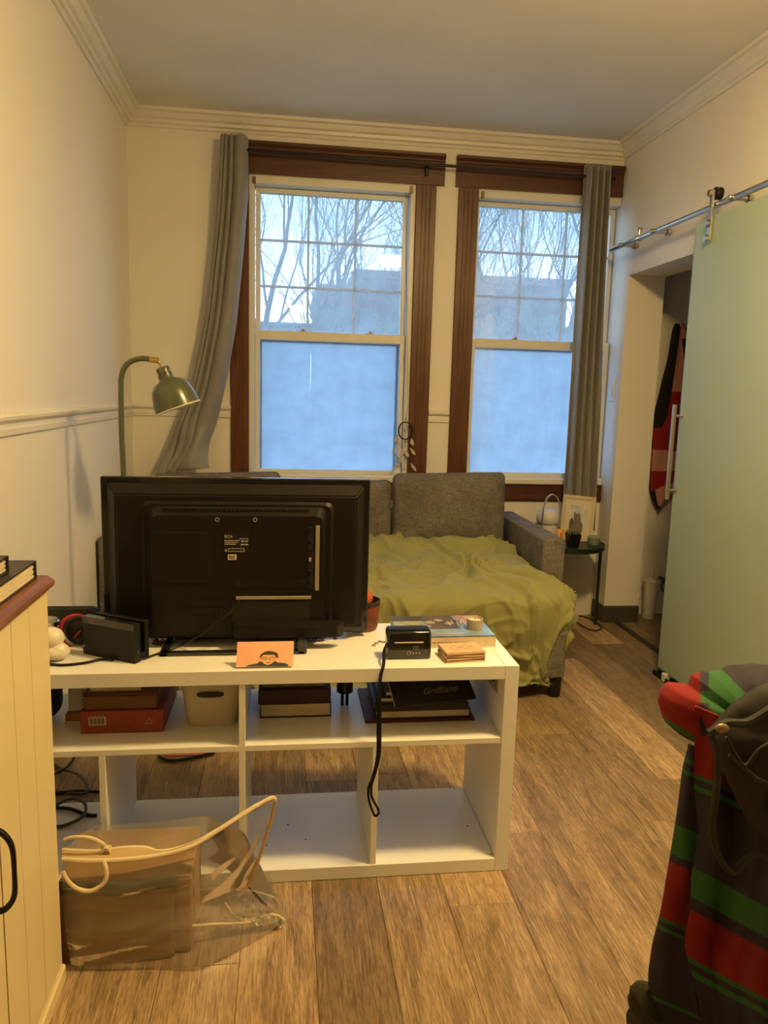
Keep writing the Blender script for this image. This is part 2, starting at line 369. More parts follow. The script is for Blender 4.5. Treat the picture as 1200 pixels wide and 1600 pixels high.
# threshold between room and bathroom
obj('trim_7', B(XR + .06, XR + .10, DY0, DY1 - .02, 0, .006, bev=.002), mat('dark_threshold', (.03, .025, .02), .5), kind='structure')

# ------------------------------------------------------------------ windows
def pane_mat(name, haze, tint, gl=.05):
    m = bpy.data.materials.new(name); m.use_nodes = True; n = m.node_tree.nodes; l = m.node_tree.links; n.remove(n['Principled BSDF'])
    tr = n.new('ShaderNodeBsdfTransparent'); tr.inputs[0].default_value = (*tint, 1)
    df = n.new('ShaderNodeBsdfTranslucent'); df.inputs[0].default_value = (.85, .9, .95, 1)
    gs = n.new('ShaderNodeBsdfGlossy'); gs.inputs['Roughness'].default_value = .02
    t = n.new('ShaderNodeTexCoord'); z = n.new('ShaderNodeTexNoise'); z.inputs['Scale'].default_value = 9; z.inputs['Detail'].default_value = 8
    l.new(t.outputs['Object'], z.inputs['Vector']); mr = n.new('ShaderNodeMapRange'); mr.inputs[1].default_value = .3; mr.inputs[2].default_value = .7
    mr.inputs[3].default_value = haze * .8; mr.inputs[4].default_value = haze * 1.2; l.new(z.outputs[0], mr.inputs[0])
    a = n.new('ShaderNodeMixShader'); l.new(mr.outputs[0], a.inputs[0]); l.new(tr.outputs[0], a.inputs[1]); l.new(df.outputs[0], a.inputs[2])
    b = n.new('ShaderNodeMixShader'); b.inputs[0].default_value = gl; l.new(a.outputs[0], b.inputs[1]); l.new(gs.outputs[0], b.inputs[2])
    l.new(b.outputs[0], n['Material Output'].inputs[0]); return m
glassu = pane_mat('window_glass', .27, (.93, .97, 1)); glassl = pane_mat('window_glass_glare', .12, (.9, .95, 1))  # translucent haze mixed into both glasses imitates glare on the panes
screenm = pane_mat('insect_screen', .42, (.86, .90, .95), 0.)
alum = mat('dark_screen_frame', (.16, .17, .18), .5)
HEAD = [(0, 0), (.018, 0), (.018, .118), (.024, .122), (.024, .132), (.036, .146), (.040, .160), (0, .160)]
muntm = pane_mat('muntin_vinyl', .9, (.9, .9, .9), .02)
_n = muntm.node_tree.nodes; _l = muntm.node_tree.links
_d = _n.new('ShaderNodeBsdfDiffuse'); _d.inputs[0].default_value = (.7, .72, .72, 1); _m = _n.new('ShaderNodeMixShader'); _m.inputs[0].default_value = .45
_t = [q for q in _n if q.type == 'BSDF_TRANSLUCENT'][0]; _l.new(_t.outputs[0], _m.inputs[1]); _l.new(_d.outputs[0], _m.inputs[2]); _l.new(_m.outputs[0], _n['Material Output'].inputs[0])
def window(n, x0, x1, gx0, gx1, trims, hx0, hx1, apron):
    w = thing('window_%d' % n, ((x0 + x1) / 2, YB, .8), kind='structure')
    obj('header', sweep(nb(), HEAD, (hx0, YB, 2.442), (hx1, YB, 2.442), (0, -1, 0), (0, 0, 1)), woodh, w)
    for a, b in trims:
        bm = B(a, b, YB - .018, YB, .70, 2.442, bev=.003)
        for q in range(3):
            xx = a + (b - a) * (.3 + .2 * q); box(bm, xx - .004, xx + .004, YB - .0215, YB - .017, .70, 2.442, bev=.002)
        obj('casing', bm, woodt, w)
    if apron: obj('apron', sweep(nb(), [(0, 0), (.012, 0), (.022, .012), (.022, .030), (.016, .036), (.018, .095), (.030, .10), (0, .10)], apron[0], apron[1], (0, -1, 0), (0, 0, 1)), woodh, w)
    fw = .018; bm = nb()           # outer vinyl frame
    for a in ((x0, gx0 - .030, .80, 2.44), (gx1 + .030, x1, .80, 2.44), (gx0 - .03, gx1 + .03, 2.398, 2.44), (gx0 - .03, gx1 + .03, .80, .838)):
        box(bm, a[0], a[1], YB + .002, YB + .15, a[2], a[3], bev=.002)
    box(bm, x0, x1, YB - .006, YB + .03, .80, .832, bev=.004); obj('frame', bm, vinyl, w)
    def sash(z0, z1, y, b0, b1, side, gm, nm):
        s = nb()
        box(s, gx0 - side, gx0, y, y + .035, z0, z1, bev=.002); box(s, gx1, gx1 + side, y, y + .035, z0, z1, bev=.002)
        box(s, gx0, gx1, y, y + .035, z0, z0 + b0, bev=.002); box(s, gx0, gx1, y, y + .035, z1 - b1, z1, bev=.002)
        so = obj('sash', s, vinyl, w)
        obj('pane', B(gx0 - .003, gx1 + .003, y + .016, y + .020, z0 + b0 - .003, z1 - b1 + .003), gm, so)
        return so
    up = sash(1.600, 2.396, YB + .075, .035, .026, .026, glassu, 'upper'); lo = sash(.838, 1.636, YB + .035, .026, .050, .026, glassl, 'lower')
    for i in (1, 2):
        xx = gx0 + (gx1 - gx0) * i / 3; obj('muntin', B(xx - .006, xx + .006, YB + .084, YB + .098, 1.634, 2.371, bev=.001), muntm, up)
        zz = 1.634 + (2.371 - 1.634) * i / 3; obj('muntin', B(gx0, gx1, YB + .083, YB + .097, zz - .006, zz + .006, bev=.001), muntm, up)
    for i in (.30, .78):
        xx = gx0 + (gx1 - gx0) * i; bm = B(xx - .018, xx + .018, YB + .038, YB + .06, 1.636, 1.643, bev=.002); box(bm, xx - .006, xx + .010, YB + .030, YB + .05, 1.643, 1.652, bev=.002)
        obj('sash_lock', bm, mat('lock_metal', (.45, .42, .38), .4, .5), lo)
    sc = obj('screen_frame', frame_bm(gx0 - .012, gx1 + .012, .82, 1.60, YB + .125, YB + .135, .02), alum, w)
    obj('insect_screen', B(gx0, gx1, YB + .129, YB + .1292, .84, 1.585), screenm, sc)
    for xx in (x0 + .028, x1 - .028):
        bm = B(xx - .009, xx + .009, YB - .002, YB + .02, 2.395, 2.432, bev=.002); cyl(bm, (xx, YB - .003, 2.415), (xx, YB - .008, 2.415), .006, 10)
        obj('blind_bracket', bm, mat('aged_brass', (.22, .17, .10), .45, .7), w)
    return w, lo
def frame_bm(x0, x1, z0, z1, y0, y1, t):
    bm = nb(); box(bm, x0, x0 + t, y0, y1, z0, z1); box(bm, x1 - t, x1, y0, y1, z0, z1); box(bm, x0 + t, x1 - t, y0, y1, z0, z0 + t); box(bm, x0 + t, x1 - t, y0, y1, z1 - t, z1); return bm
w1, lo1 = window(1, W1[0], W1[1], -.137, .650, ((-.293, -.195), (.707, .818)), -.315, .862, ((-.31, YB, .70), (.83, YB, .70)))
w2, lo2 = window(2, W2[0], W2[1], 1.087, 1.868, ((.944, 1.057),), .925, XR - .001, ((.93, YB, .70), (XR - .001, YB, .70)))
stick = pane_mat('white_print', .95, (1, 1, 1), 0.)
mtx = T(-.008, YB + .049, 1.062) @ FACE
for i, s_ in enumerate(('NATIONAL', 'WINDOW 2', 'III')):
    text('sticker_print', s_, .024, T(-.008 + (.02 if i == 2 else 0), YB + .050, 1.062 - i * .026) @ FACE, stick, lo1, .0002)

# ------------------------------------------------------------------ outside: ground, brick buildings, bare trees
grm = mat('grass_ground', (.10, .11, .07), .95, col2=(.16, .14, .10), ns=.6)
obj('ground', B(-120, 160, 4.7, 260, -5.6, -5.0), grm, kind='structure')
brickm = mat('red_brick', (.16, .07, .06), .9, col2=(.12, .055, .05), ns=3)  # red brick with slight random tone
brick2 = mat('pale_brick', (.22, .11, .10), .9, col2=(.18, .09, .08), ns=3)
roofm = mat('slate_roof', (.10, .11, .13), .8, ns=2)
wing = mat('dark_pane', (.05, .06, .08), .2); stone = mat('stone_sill', (.20, .15, .14), .8)
def building(x0, x1, y, d, z1, m, label, nx, nz, pitch=0, parapet=True):
    b = thing('building', ((x0 + x1) / 2, y + d / 2, -5), label, 'building')
    obj('wall', B(x0, x1, y, y + d, -5, z1), m, b)
    if pitch:
        r = nb(); prof = [(0, 0), (d / 2, pitch), (d, 0)]; sweep(r, [(-.4, 0), (d / 2, pitch), (d + .4, 0)], (x0 - .3, y, z1), (x1 + .3, y, z1), (0, 1, 0), (0, 0, 1)); obj('roof', r, roofm, b)
    else:
        obj('parapet', frame3(x0 - .15, x1 + .15, y - .15, y + d, z1, z1 + .5), stone if parapet else m, b)
    for i in range(nx):
        for j in range(nz):
            cx = x0 + (x1 - x0) * (i + .5) / nx; cz = -3.4 + j * 3.1
            if cz > z1 - 1.5: continue
            f = obj('window', frame_bm(cx - .6, cx + .6, cz - .9, cz + .9, y - .05, y + .06, .09), stone, b)
            obj('pane', B(cx - .52, cx + .52, y - .02, y - .005, cz - .82, cz + .82), wing, f)
    return b
def frame3(x0, x1, y0, y1, z0, z1):
    bm = nb(); box(bm, x0, x1, y0, y0 + .3, z0, z1); box(bm, x0, x1, y1 - .3, y1, z0, z1); box(bm, x0, x0 + .3, y0, y1, z0, z1); box(bm, x1 - .3, x1, y0, y1, z0, z1); return bm
wx = lambda u, Y: W(u, 500, Y).x
wz_ = lambda v, Y, u=560: W(u, v, Y).z
building(wx(555, 52), wx(884, 52), 52, 14, wz_(421, 52) - .5, brickm, 'tall flat-roofed red brick building seen through both windows', 8, 5)
building(wx(497, 50), wx(555, 52) - .1, 50, 12, wz_(447, 50) - .5, brick2, 'lower brick block stepped against the tall brick building', 2, 4)
building(-22, wx(496, 48) - .2, 54, 10, wz_(512, 54), brickm, 'long low brick house behind the trees left of the tall building', 6, 2, pitch=.6)
building(wx(892, 60), wx(892, 60) + 18, 60, 14, wz_(520, 60, 890), brick2, 'low pale brick building at the right curtain edge', 6, 3)
barkm = mat('bark', (.075, .065, .06), .9, col2=(.11, .10, .09), ns=5)
def tree(x, y, h, seed, label, spread=1.):
    r = random.Random(seed); bm = nb(); cnt = [0]
    def br(p, d, L, rad, lev):
        n = 3; pts = [p]; q = p.copy(); dd = d.copy()
        for i in range(n):
            dd = (dd + Vector((r.uniform(-1, 1), r.uniform(-1, 1), r.uniform(-.3, .9))) * (.07 + .045 * lev)).normalized(); q = q + dd * L / n; pts.append(q.copy())
        rr = [rad * (1 - .3 * i / n) for i in range(n + 1)]
        tube(bm, pts, rr, 5 if lev < 2 else (4 if lev < 4 else 3), cap=False)
        if lev >= 8 or cnt[0] > 7500: return
        nk = 3 if lev < 2 else r.choice((2, 3)) 
        for k in range(nk):
            cnt[0] += 1
            x_, y_ = fr(dd); a = r.uniform(0, 2 * pi); sp_ = r.uniform(.25, .60) * spread * (.5 if k == 0 else 1.25)
            nd = (dd + (x_ * cos(a) + y_ * sin(a)) * sp_ + Vector((0, 0, .12))).normalized(); pos = pts[-1] if k == 0 else pts[r.choice((1, 2, 3))]
            br(pos, nd, L * r.uniform(.68, .84), rad * (.68 if k == 0 else .48), lev + 1)
    br(Vector((x, y, -5)), Vector((r.uniform(-.1, .1), 0, 1)), h * .27, h * .0095, 0)
    return obj('bare_tree', bm, barkm, label=label, cat='tree')
tree(-.6, 17, 15, 3, 'bare forked tree at the left edge of the left window', 1.)
tree(1.2, 21, 17, 11, 'tall bare tree behind the middle panes of the left window')
tree(2.9, 16, 15, 5, 'bare tree in the right column of panes of the left window')
tree(7.0, 19, 17, 8, 'wide bare tree filling the right window', 1.3)
tree(6.1, 16, 13, 21, 'bare tree at the curtain edge of the right window', 1.1)
tree(-2.2, 30, 17, 13, 'distant bare tree beyond the low brick house')
tree(5.2, 30, 17, 17, 'distant bare tree in front of the tall brick building')
tree(9.5, 26, 16, 19, 'distant bare tree behind the right window, right of centre')

# ------------------------------------------------------------------ curtains
t = thing('curtain_rod', (.7, YB - .09, 2.52), 'long thin black curtain rod spanning both windows', 'curtain rod')
yr = YB - .085
obj('rod', cyl(nb(), (-.27, yr, 2.535), (1.80, yr, 2.52), .008, 12), rodm, t, True)
for xx, zz in ((-.28, 2.536), (.757, 2.528), (1.80, 2.52)):
    bm = nb(); cyl(bm, (xx, YB - .04, zz - .005), (xx, yr, zz), .005, 8); box(bm, xx - .009, xx + .009, YB - .045, YB - .0405, zz - .045, zz + .02, bev=.002); lathe(bm, [(.0105, -.008), (.0105, .008)], (xx, yr, zz), (1, 0, 0), 12)
    obj('bracket', bm, rodm, t, True)
def smooth_interp(tab, v, w=.03): return (interp(tab, v - w) + interp(tab, v) + interp(tab, v + w)) / 3
Lz = [(0, 2.60), (1, .875)]
Ll = [(0, -.336), (.25, -.366), (.53, -.425), (.72, -.495), (.90, -.60), (.97, -.67), (1, -.70)]
Lr = [(0, -.198), (.15, -.196), (.33, -.222), (.53, -.256), (.70, -.305), (.87, -.375), (1, -.41)]
def cur_l(u, v):
    z = 2.60 - v * 1.74; xl = smooth_interp(Ll, v); xr = smooth_interp(Lr, v)
    x = xl + (xr - xl) * (u + .03 * sin(2 * pi * 3 * u) * (u < .5))
    if u < .48:
        t_ = u / .48 * 3.0; f = -.034 * abs(sin(pi * t_)) ** .6 - .004 * t_
    else:
        t_ = (u - .48) / .52; f = -.012 - .055 * sin(pi * t_ * .98) ** .75 + .020 * t_
    f *= (1 - .3 * v); f += .012 * noise.noise(Vector((u * 3, v * 4, 2))) + .018 * max(0, v - .5) * sin(u * 9 + v * 14)
    b = max(0, (v - .80) / .20)
    y = YB - .075 + f - b * b * .11 + .030 * b * sin(v * 30 - u * 7)
    x += .022 * b * sin(v * 27 + u * 5); z += b * .05 * (u - .35)
    return Vector((x, y, z))
cl = obj('curtain', grid(nb(), cur_l, 90, 110), curtm, smooth=True, ang=180, solid=.003, label='grey curtain swept left, its foot bunched over the sofa cushion', cat='curtain')
Rl = [(0, 1.628), (.5, 1.628), (1, 1.628)]; Rr2 = [(0, 1.775), (.25, 1.79), (.6, 1.815), (1, 1.835)]
def cur_r(u, v):
    z = 2.575 - v * 2.02; xl = interp(Rl, v); xr = interp(Rr2, v); x = xl + (xr - xl) * (u + .012 * sin(2 * pi * 5 * u))
    f = .030 * sin(2 * pi * (u * 4.2 + .1 + .05 * sin(3 * v))) + .008 * sin(2 * pi * (u * 9 + v))
    return Vector((x, YB - .105 + f, z + .01 * sin(2 * pi * u * 4.2)))
cr_ = obj('curtain', grid(nb(), cur_r, 90, 60), curtm, smooth=True, ang=180, solid=.003, label='grey curtain hanging straight beside the right window and side table', cat='curtain')

# ------------------------------------------------------------------ light switch
s = thing('light_switch', (XR, 4.28, 1.31), 'white light switch on the wall strip right of the curtain', 'switch')
obj('plate', B(XR - .006, XR, 4.235, 4.315, 1.30, 1.42, bev=.002), vinyl, s); obj('rocker', B(XR - .010, XR - .005, 4.255, 4.295, 1.325, 1.395, bev=.002), vinyl, s)

# ------------------------------------------------------------------ sliding glass door
gm = bpy.data.materials.new('frosted_green_glass'); gm.use_nodes = True; n = gm.node_tree.nodes; l = gm.node_tree.links; n.remove(n['Principled BSDF'])
d1 = n.new('ShaderNodeBsdfDiffuse'); d1.inputs[0].default_value = (.60, .70, .56, 1); d2 = n.new('ShaderNodeBsdfTranslucent'); d2.inputs[0].default_value = (.62, .76, .62, 1)
g_ = n.new('ShaderNodeBsdfGlossy'); g_.inputs['Roughness'].default_value = .38; g_.inputs[0].default_value = (.8, .9, .85, 1)
a_ = n.new('ShaderNodeMixShader'); a_.inputs[0].default_value = .42; b_ = n.new('ShaderNodeMixShader'); b_.inputs[0].default_value = .10
l.new(d1.outputs[0], a_.inputs[1]); l.new(d2.outputs[0], a_.inputs[2]); l.new(a_.outputs[0], b_.inputs[1]); l.new(g_.outputs[0], b_.inputs[2]); l.new(b_.outputs[0], n['Material Output'].inputs[0])
edgem = mat('green_glass_edge', (.20, .30, .27), .2, ns=4)
XG = 1.80
dr = thing('door_1', (XG, 2.85, 0), kind='structure')
pan = obj('glass_panel', B(XG - .005, XG + .005, 2.25, 3.305, .045, 2.088), gm, dr)
obj('glass_edge', B(XG - .0056, XG + .0056, 3.305, 3.309, .045, 2.088), edgem, pan)
h1, h2 = Vector((XG - .045, 3.285, 1.295)), Vector((XG - .045, 3.285, .862))
hd = obj('handle', cyl(nb(), h2, h1, .010, 14), steel, dr, True)
for z in (1.245, .905): obj('handle_post', cyl(nb(), (XG - .045, 3.285, z), (XG - .005, 3.285, z), .007, 12), steel, hd, True)
for z in (1.245, .905): obj('handle_flange', cyl(nb(), (XG - .009, 3.285, z), (XG - .005, 3.285, z), .011, 12), steel, hd, True)
for yy in (3.18, 2.40):
    bm = B(XG - .019, XG - .008, yy - .012, yy + .012, 1.985, 2.195, bev=.003); hg = obj('hanger', bm, steel, dr, True)
    w_ = nb(); lathe(w_, [(0, -.014), (.026, -.014), (.026, -.006), (.021, -.003), (.021, .003), (.026, .006), (.026, .014), (0, .014)], (XG + .01, yy, 2.182), (1, 0, 0), 24); obj('wheel', w_, rodm, hg, True)
    for z in (2.182, 2.06, 1.998):
        obj('bolt', lathe(nb(), [(0, 0), (.016, 0), (.016, .010), (.012, .014), (0, .014)], (XG - .019, yy, z), (-1, 0, 0), 16), steel, hg, True)
rl = thing('door_rail', (XG + .01, 3.0, 2.13), 'round steel rail on the right wall carrying the frosted glass door', 'rail')
obj('rod', cyl(nb(), (XG + .008, 4.235, 2.135), (XG + .008, .6, 2.135), .0125, 16), steel, rl, True)
for yy in (4.08, 3.72, 3.05, 2.3):
    bm = nb(); cyl(bm, (XG - .012, yy, 2.135), (XR, yy, 2.135), .011, 14); lathe(bm, [(.018, -.008), (.018, .008)], (XR - .016, yy, 2.135), (1, 0, 0), 14); ball(bm, (XG - .014, yy, 2.135), .0125, (.6, 1, 1), 12)
    obj('standoff', bm, steel, rl, True)
bm = nb(); lathe(bm, [(.013, -.010), (.018, -.010), (.018, .010), (.013, .010)], (XG + .008, 3.9, 2.135), (0, 1, 0), 16); cyl(bm, (XG + .008, 3.9, 2.148), (XG + .008, 3.9, 2.185), .006, 10); cyl(bm, (XG - .006, 3.9, 2.182), (XG + .022, 3.9, 2.182), .007, 10)
obj('stop', bm, steel, rl, True)
gd = thing('floor_guide', (XG, 3.2, 0), 'dark floor channel with white plastic guide under the glass door', 'door guide')
bm = B(XG - .018, XG - .008, 2.0, 3.33, 0, .022, bev=.001); box(bm, XG + .008, XG + .018, 2.0, 3.33, 0, .022, bev=.001); box(bm, XG - .018, XG + .018, 2.0, 3.33, 0, .003)
obj('channel', bm, black, gd); obj('guide_block', B(XG - .022, XG + .022, 3.21, 3.24, .003, .042, bev=.004), mat('clear_plastic', (.6, .6, .55), .3), gd)
# ------------------------------------------------------------------ bathroom things
zr = lambda u, v: (lambda p: (p.x, p.z))(W(u, v, 4.30))
redm = mat('red_towelling', (.32, .012, .012), .9, bump=.3, bs=200); pinkm = mat('pink_towelling', (.55, .27, .20), .9, bump=.3, bs=200); blkf = mat('black_towelling', (.012, .010, .012), .95)
ttl_old = [(1059, 506), (1066, 512), (1074, 540), (1078, 620), (1074, 700), (1068, 760), (1052, 790), (1038, 792), (1027, 796), (1018, 770), (1015, 750), (1018, 720), (1019, 690), (1018, 650), (1030, 600), (1042, 550), (1052, 515)]
tw_l = [(506, 1056), (515, 1052), (560, 1044), (600, 1033), (645, 1022), (665, 1019), (700, 1020), (730, 1018), (760, 1016), (780, 1020), (796, 1028)]
tw_r = [(506, 1066), (515, 1074), (560, 1080), (750, 1078), (770, 1066), (785, 1040), (796, 1030)]
def tw_m(u, v):
    vv = 506 + v * 290; a, b = interp(tw_l, vv), interp(tw_r, vv); uu = a + (b - a) * u
    if vv < 668 and uu < 1063 - (vv - 506) * .135 - max(0, vv - 650) * .5: return 2
    if vv < 612 and uu < 1064 + (vv - 506) * .1: return 1
    if vv < 612: return 2 if 530 < vv < 560 else 1
    if vv < 704 + (uu - 1040) * .1: return 0
    if vv < 736: return 1

    if vv < 762 - (uu - 1030) * .4: return 0
    if uu < interp(tw_l, vv) + 5 and vv > 745: return 2
    return 1
def tw_f(u, v):
    vv = 506 + v * 290; a, b = interp(tw_l, vv), interp(tw_r, vv); uu = a + (b - a) * u
    return W(uu, vv, 4.295 - .012 * sin(u * 9 + v * 3) - .012 * sin(pi * u) + .008 * noise.noise(Vector((u * 3, v * 6, 1))))
towel = obj('hooded_towel', grid(nb(), tw_f, 50, 150, tw_m), [redm, pinkm, blkf], smooth=True, ang=180, solid=.012, label='red, pink and black towel hanging inside the bathroom doorway', cat='towel')
obj('wall_hook', cyl(nb(), (towel.location.x + .06, YB, 1.75), (towel.location.x + .06, YB - .05, 1.76), .008, 10), steel, label='small steel hook holding the red and pink towel', cat='hook')
br = thing('toilet_brush', (2.215, 4.25, 0), 'white toilet brush standing in its holder beside the doorway', 'toilet brush')
wpl = mat('white_plastic', (.72, .68, .60), .4)
obj('holder', lathe(nb(), [(0, 0), (.036, 0), (.043, .20), (.043, .225), (.038, .228), (0, .232)], (2.215, 4.25, 0), seg=24), wpl, br, True)
obj('lid', lathe(nb(), [(0, .228), (.048, .226), (.048, .232), (.02, .245), (.012, .25), (0, .25)], (2.215, 4.25, 0), seg=24), wpl, br, True)
obj('handle', tube(nb(), [(2.215, 4.25, .24), (2.218, 4.25, .29), (2.222, 4.25, .345)], [.011, .008, .005], 10), wpl, br, True)
to = thing('toilet', (2.62, 4.1, 0), 'white toilet mostly hidden behind the frosted glass door', 'toilet')
cer = mat('white_ceramic', (.75, .72, .64), .12, coat=.5)
obj('cistern', blob(rounded(2.36, 2.78, .42, .74, .05), 4.23, .09, 8, 64, flat=.25), cer, to, True)
obj('cistern_lid', B(2.355, 2.785, 4.13, 4.33, .735, .765, bev=.012, seg=3), cer, to, True)
obj('bowl', lathe(nb(), [(0, 0), (.12, 0), (.11, .1), (.13, .2), (.19, .36), (.20, .40), (.16, .40), (.10, .25), (0, .22)], (2.57, 3.90, 0), seg=32), cer, to, True)
obj('seat', lathe(nb(), [(.12, .401), (.205, .401), (.21, .412), (.2, .42), (.12, .42), (.12, .401)], (2.57, 3.90, 0), seg=32), cer, to, True)
vv = W(1037, 905, 4.28)
bm = nb(); cyl(bm, (vv.x, YB - .01, vv.z), (vv.x, 4.25, vv.z), .010, 12); ball(bm, (vv.x, 4.25, vv.z), .022, (1, .6, 1.2)); tube(bm, smoothpts([(vv.x, 4.26, vv.z), (vv.x - .03, 4.25, vv.z - .03), (vv.x - .01, 4.25, vv.z - .07), (vv.x + .03, 4.25, vv.z - .05)]), .004, 6)
obj('shutoff_valve', bm, mat('dark_chrome', (.10, .09, .08), .3, .8), smooth=True, label='dark water shut-off valve on the bathroom wall beside the brush', cat='valve')

# ------------------------------------------------------------------ ceiling lamp and added fill lamp
def ceiling_lamp(p, st, label):
    t = thing('ceiling_light', (p[0], p[1], ZC), label, 'lamp')
    obj('housing', lathe(nb(), [(0, ZC), (.10, ZC), (.11, ZC - .05), (.165, ZC - .13), (.168, ZC - .165), (.155, ZC - .165), (.15, ZC - .14), (0, ZC - .13)], (p[0], p[1], 0), seg=40), steel, t, True)
    obj('diffuser', lathe(nb(), [(.150, ZC - .150)] + [(.150 * cos(a * pi / 20), ZC - .165 - .075 * sin(a * pi / 20)) for a in range(0, 11)], (p[0], p[1], 0), seg=40), emis('lamp_glow', LAMP_COL, st), t, True)
ceiling_lamp(LAMP, LAMP_STR, 'round warm ceiling lamp above the white shelf unit')
ceiling_lamp(FILL_LAMP, FILL_LAMP_STR, 'added warm fill lamp on the ceiling behind the viewpoint, unseen')

# ------------------------------------------------------------------ sofa bed
sb = thing('sofa_bed', (.25, 3.7, 0), 'grey woven sofa bed pulled out below the two windows', 'sofa')
obj('backrest', B(-.70, 1.22, 4.10, 4.30, .10, .66, bev=.02, seg=2), sofam, sb, True)
obj('pull_out_base', B(-.70, 1.235, 3.07, 4.10, .085, .30, bev=.01), sofam, sb)
obj('mattress', B(-.61, 1.20, 3.10, 4.08, .30, .47, bev=.03, seg=3), sofam, sb, True)
arm = nb(); box(arm, 1.226, 1.338, 3.42, 4.29, .06, .645, bev=.012, seg=3); obj('armrest', arm, sofam, sb, True)
obj('armrest', B(-.812, -.702, 3.42, 4.29, .06, .645, bev=.012, seg=3), sofam, sb, True)
bm = nb(); 
for (a, b) in (((1.217, 3.421, .648), (1.217, 4.27, .648)), ((1.343, 3.421, .648), (1.343, 4.27, .648)), ((1.217, 3.419, .64), (1.343, 3.419, .64))): tube(bm, [a, b], .004, 6)
for x, y in ((1.20, 3.10), (-.60, 3.12), (1.30, 3.46), (1.30, 4.24), (-.76, 4.2), (-.76, 3.46)):
    obj('leg', lathe(nb(), [(0, 0), (.028, 0), (.032, .095), (0, .095)], (x, y, 0), seg=16), black, sb, True)
bm.free()
def cushion(x0, x1, z0, z1, y, th, seed, label, lean=.10, slump=0):
    o = rounded(x0, x1, z0, z1, .030, 5)
    o = [(x, z + (.010 if z > .7 else 0) * (2 * (x - x0) / (x1 - x0) - 1)) for x, z in o]
    o = [(x, z - slump * (1 - (2 * (x - x0) / (x1 - x0) - 1) ** 2) + .008 * noise.noise(Vector((x * 6, z * 6, seed)))) for x, z in o]
    b = blob(o, y, th, 14, 96, .012, 7, flat=.32, lean=lean, seed=seed)
    t = thing('back_cushion', ((x0 + x1) / 2, y, z0), label, 'cushion', 'back cushions of the sofa bed')
    obj('cover', b, sofam, t, True, 180)
    pts = [(x, y + lean * (z - min(q[1] for q in o)), z) for x, z in o]; obj('piping', tube(nb(), pts, .004, 6, closed=True), sofam, t, True)
cushion(-.665, -.02, .50, .872, 4.0, .085, 1, 'grey woven back cushion under the left curtain, behind the television')
cushion(-.01, .572, .50, .838, 4.0, .085, 2, 'middle grey woven back cushion, half hidden by the television')
cushion(.582, 1.195, .50, .893, 3.98, .085, 3, 'grey woven back cushion nearest the armrest, below the windows')

# duvet
BX0, BX1, BY0, TOP = -.54, 1.205, 3.085, .500
def duvet(u, v):
    s = -.66 + u * 2.15; tt = 3.98 - v * 1.37
    # bounding rounded rectangle of the mattress
    rr = .16; cx = min(max(s, BX0 + rr), BX1 - rr); cy = max(tt, BY0 + rr)
    dx, dy = s - cx, tt - cy; dd = sqrt(dx * dx + dy * dy)
    hgt = TOP
    # broad puffiness and folds
    p = Vector((s, tt, 0))
    w1_ = noise.noise(p * 1.7 + Vector((3, 1, 0))); w2_ = noise.noise(p * 2.3 + Vector((7, 5, 2)))
    q = Vector((s * 2.2 + w1_ * 1.4, tt * 4.2 + w2_ * 1.5 + s * .8, .3))
    rid = 1 - abs(noise.noise(q)) * 2.0; rid2 = 1 - abs(noise.noise(q * 2.3 + Vector((5, 2, 1)))) * 2.0
    rid3 = 1 - abs(noise.noise(Vector((s * 5 + w2_ * 2.5, tt * 9 + w1_ * 3, 4.4)))) * 2.0
    wr = .034 * max(0, rid) ** 5 + .018 * max(0, rid2) ** 4 + .008 * max(0, rid3) ** 3
    pc = Vector((.87, 3.42)); dv = Vector((s, tt)) - pc; rad = dv.length; an = math.atan2(dv.y, dv.x)
    wr += .016 * math.exp(-(rad / .35) ** 2) * (sin(an * 11 + w1_ * 3)) * min(1, rad / .06) - .022 * math.exp(-(rad / .05) ** 2)
    pc = Vector((.42, 3.38)); dv = Vector((s, tt)) - pc; rad = dv.length; an = math.atan2(dv.y, dv.x)
    wr += .012 * math.exp(-(rad / .28) ** 2) * (sin(an * 9 + w2_ * 4)) * min(1, rad / .06)
    back = max(0, (tt - 3.66) / .3); wr += .035 * math.exp(-((tt - 3.72 - .10 * (s - .5)) / .045) ** 2) + .05 * min(1, back) * (.6 + .6 * w1_)
    wr += .018 * noise.noise(p * 2.0)
    if dd <= rr: 
        k = 0 if rr == 0 else dd / rr; z = hgt - .028 * k ** 3
        return Vector((s, tt, z + wr))
    n_ = Vector((dx / dd, dy / dd)); e = dd - rr; r0 = .055; ang = min(e / r0, pi / 2)
    ox = r0 * sin(ang); oz = r0 * (1 - cos(ang)) + max(0, e - r0 * pi / 2)
    pass
    pl = min(1, oz / .25)
    fold = .030 * noise.noise(p * 2.4 + Vector((0, 0, 4))) * pl + .016 * noise.noise(p * 6 + Vector((0, 0, 9))) * pl + .4 * wr 
    tuck = -.03 * pl if n_.y < -.7 else 0
    ex = rr + ox + fold + tuck + wr * .5 + .012 * sin(oz * 14)
    oz = min(oz, .405 + .02 * noise.noise(p * 3)); z = hgt - .028 - oz + .3 * wr * (1 - pl)
    if z < .055: 
        ex += 0; z = .055 + (z - .055) * .12
    X_, Y_ = cx + n_.x * ex, cy + n_.y * ex
    k = max(0., min(1., (tt - 3.30) / .14)); k = k * k * (3 - 2 * k)
    if n_.x > 0 and k > 0: X_ = X_ + (min(X_, 1.205 + .002 * sin(oz * 60)) - X_) * k; z = z + (hgt - .01 - .02 + .35 * wr - z) * k
    if n_.x < 0: X_ = max(X_, -.592)
    return Vector((X_, Y_, z))
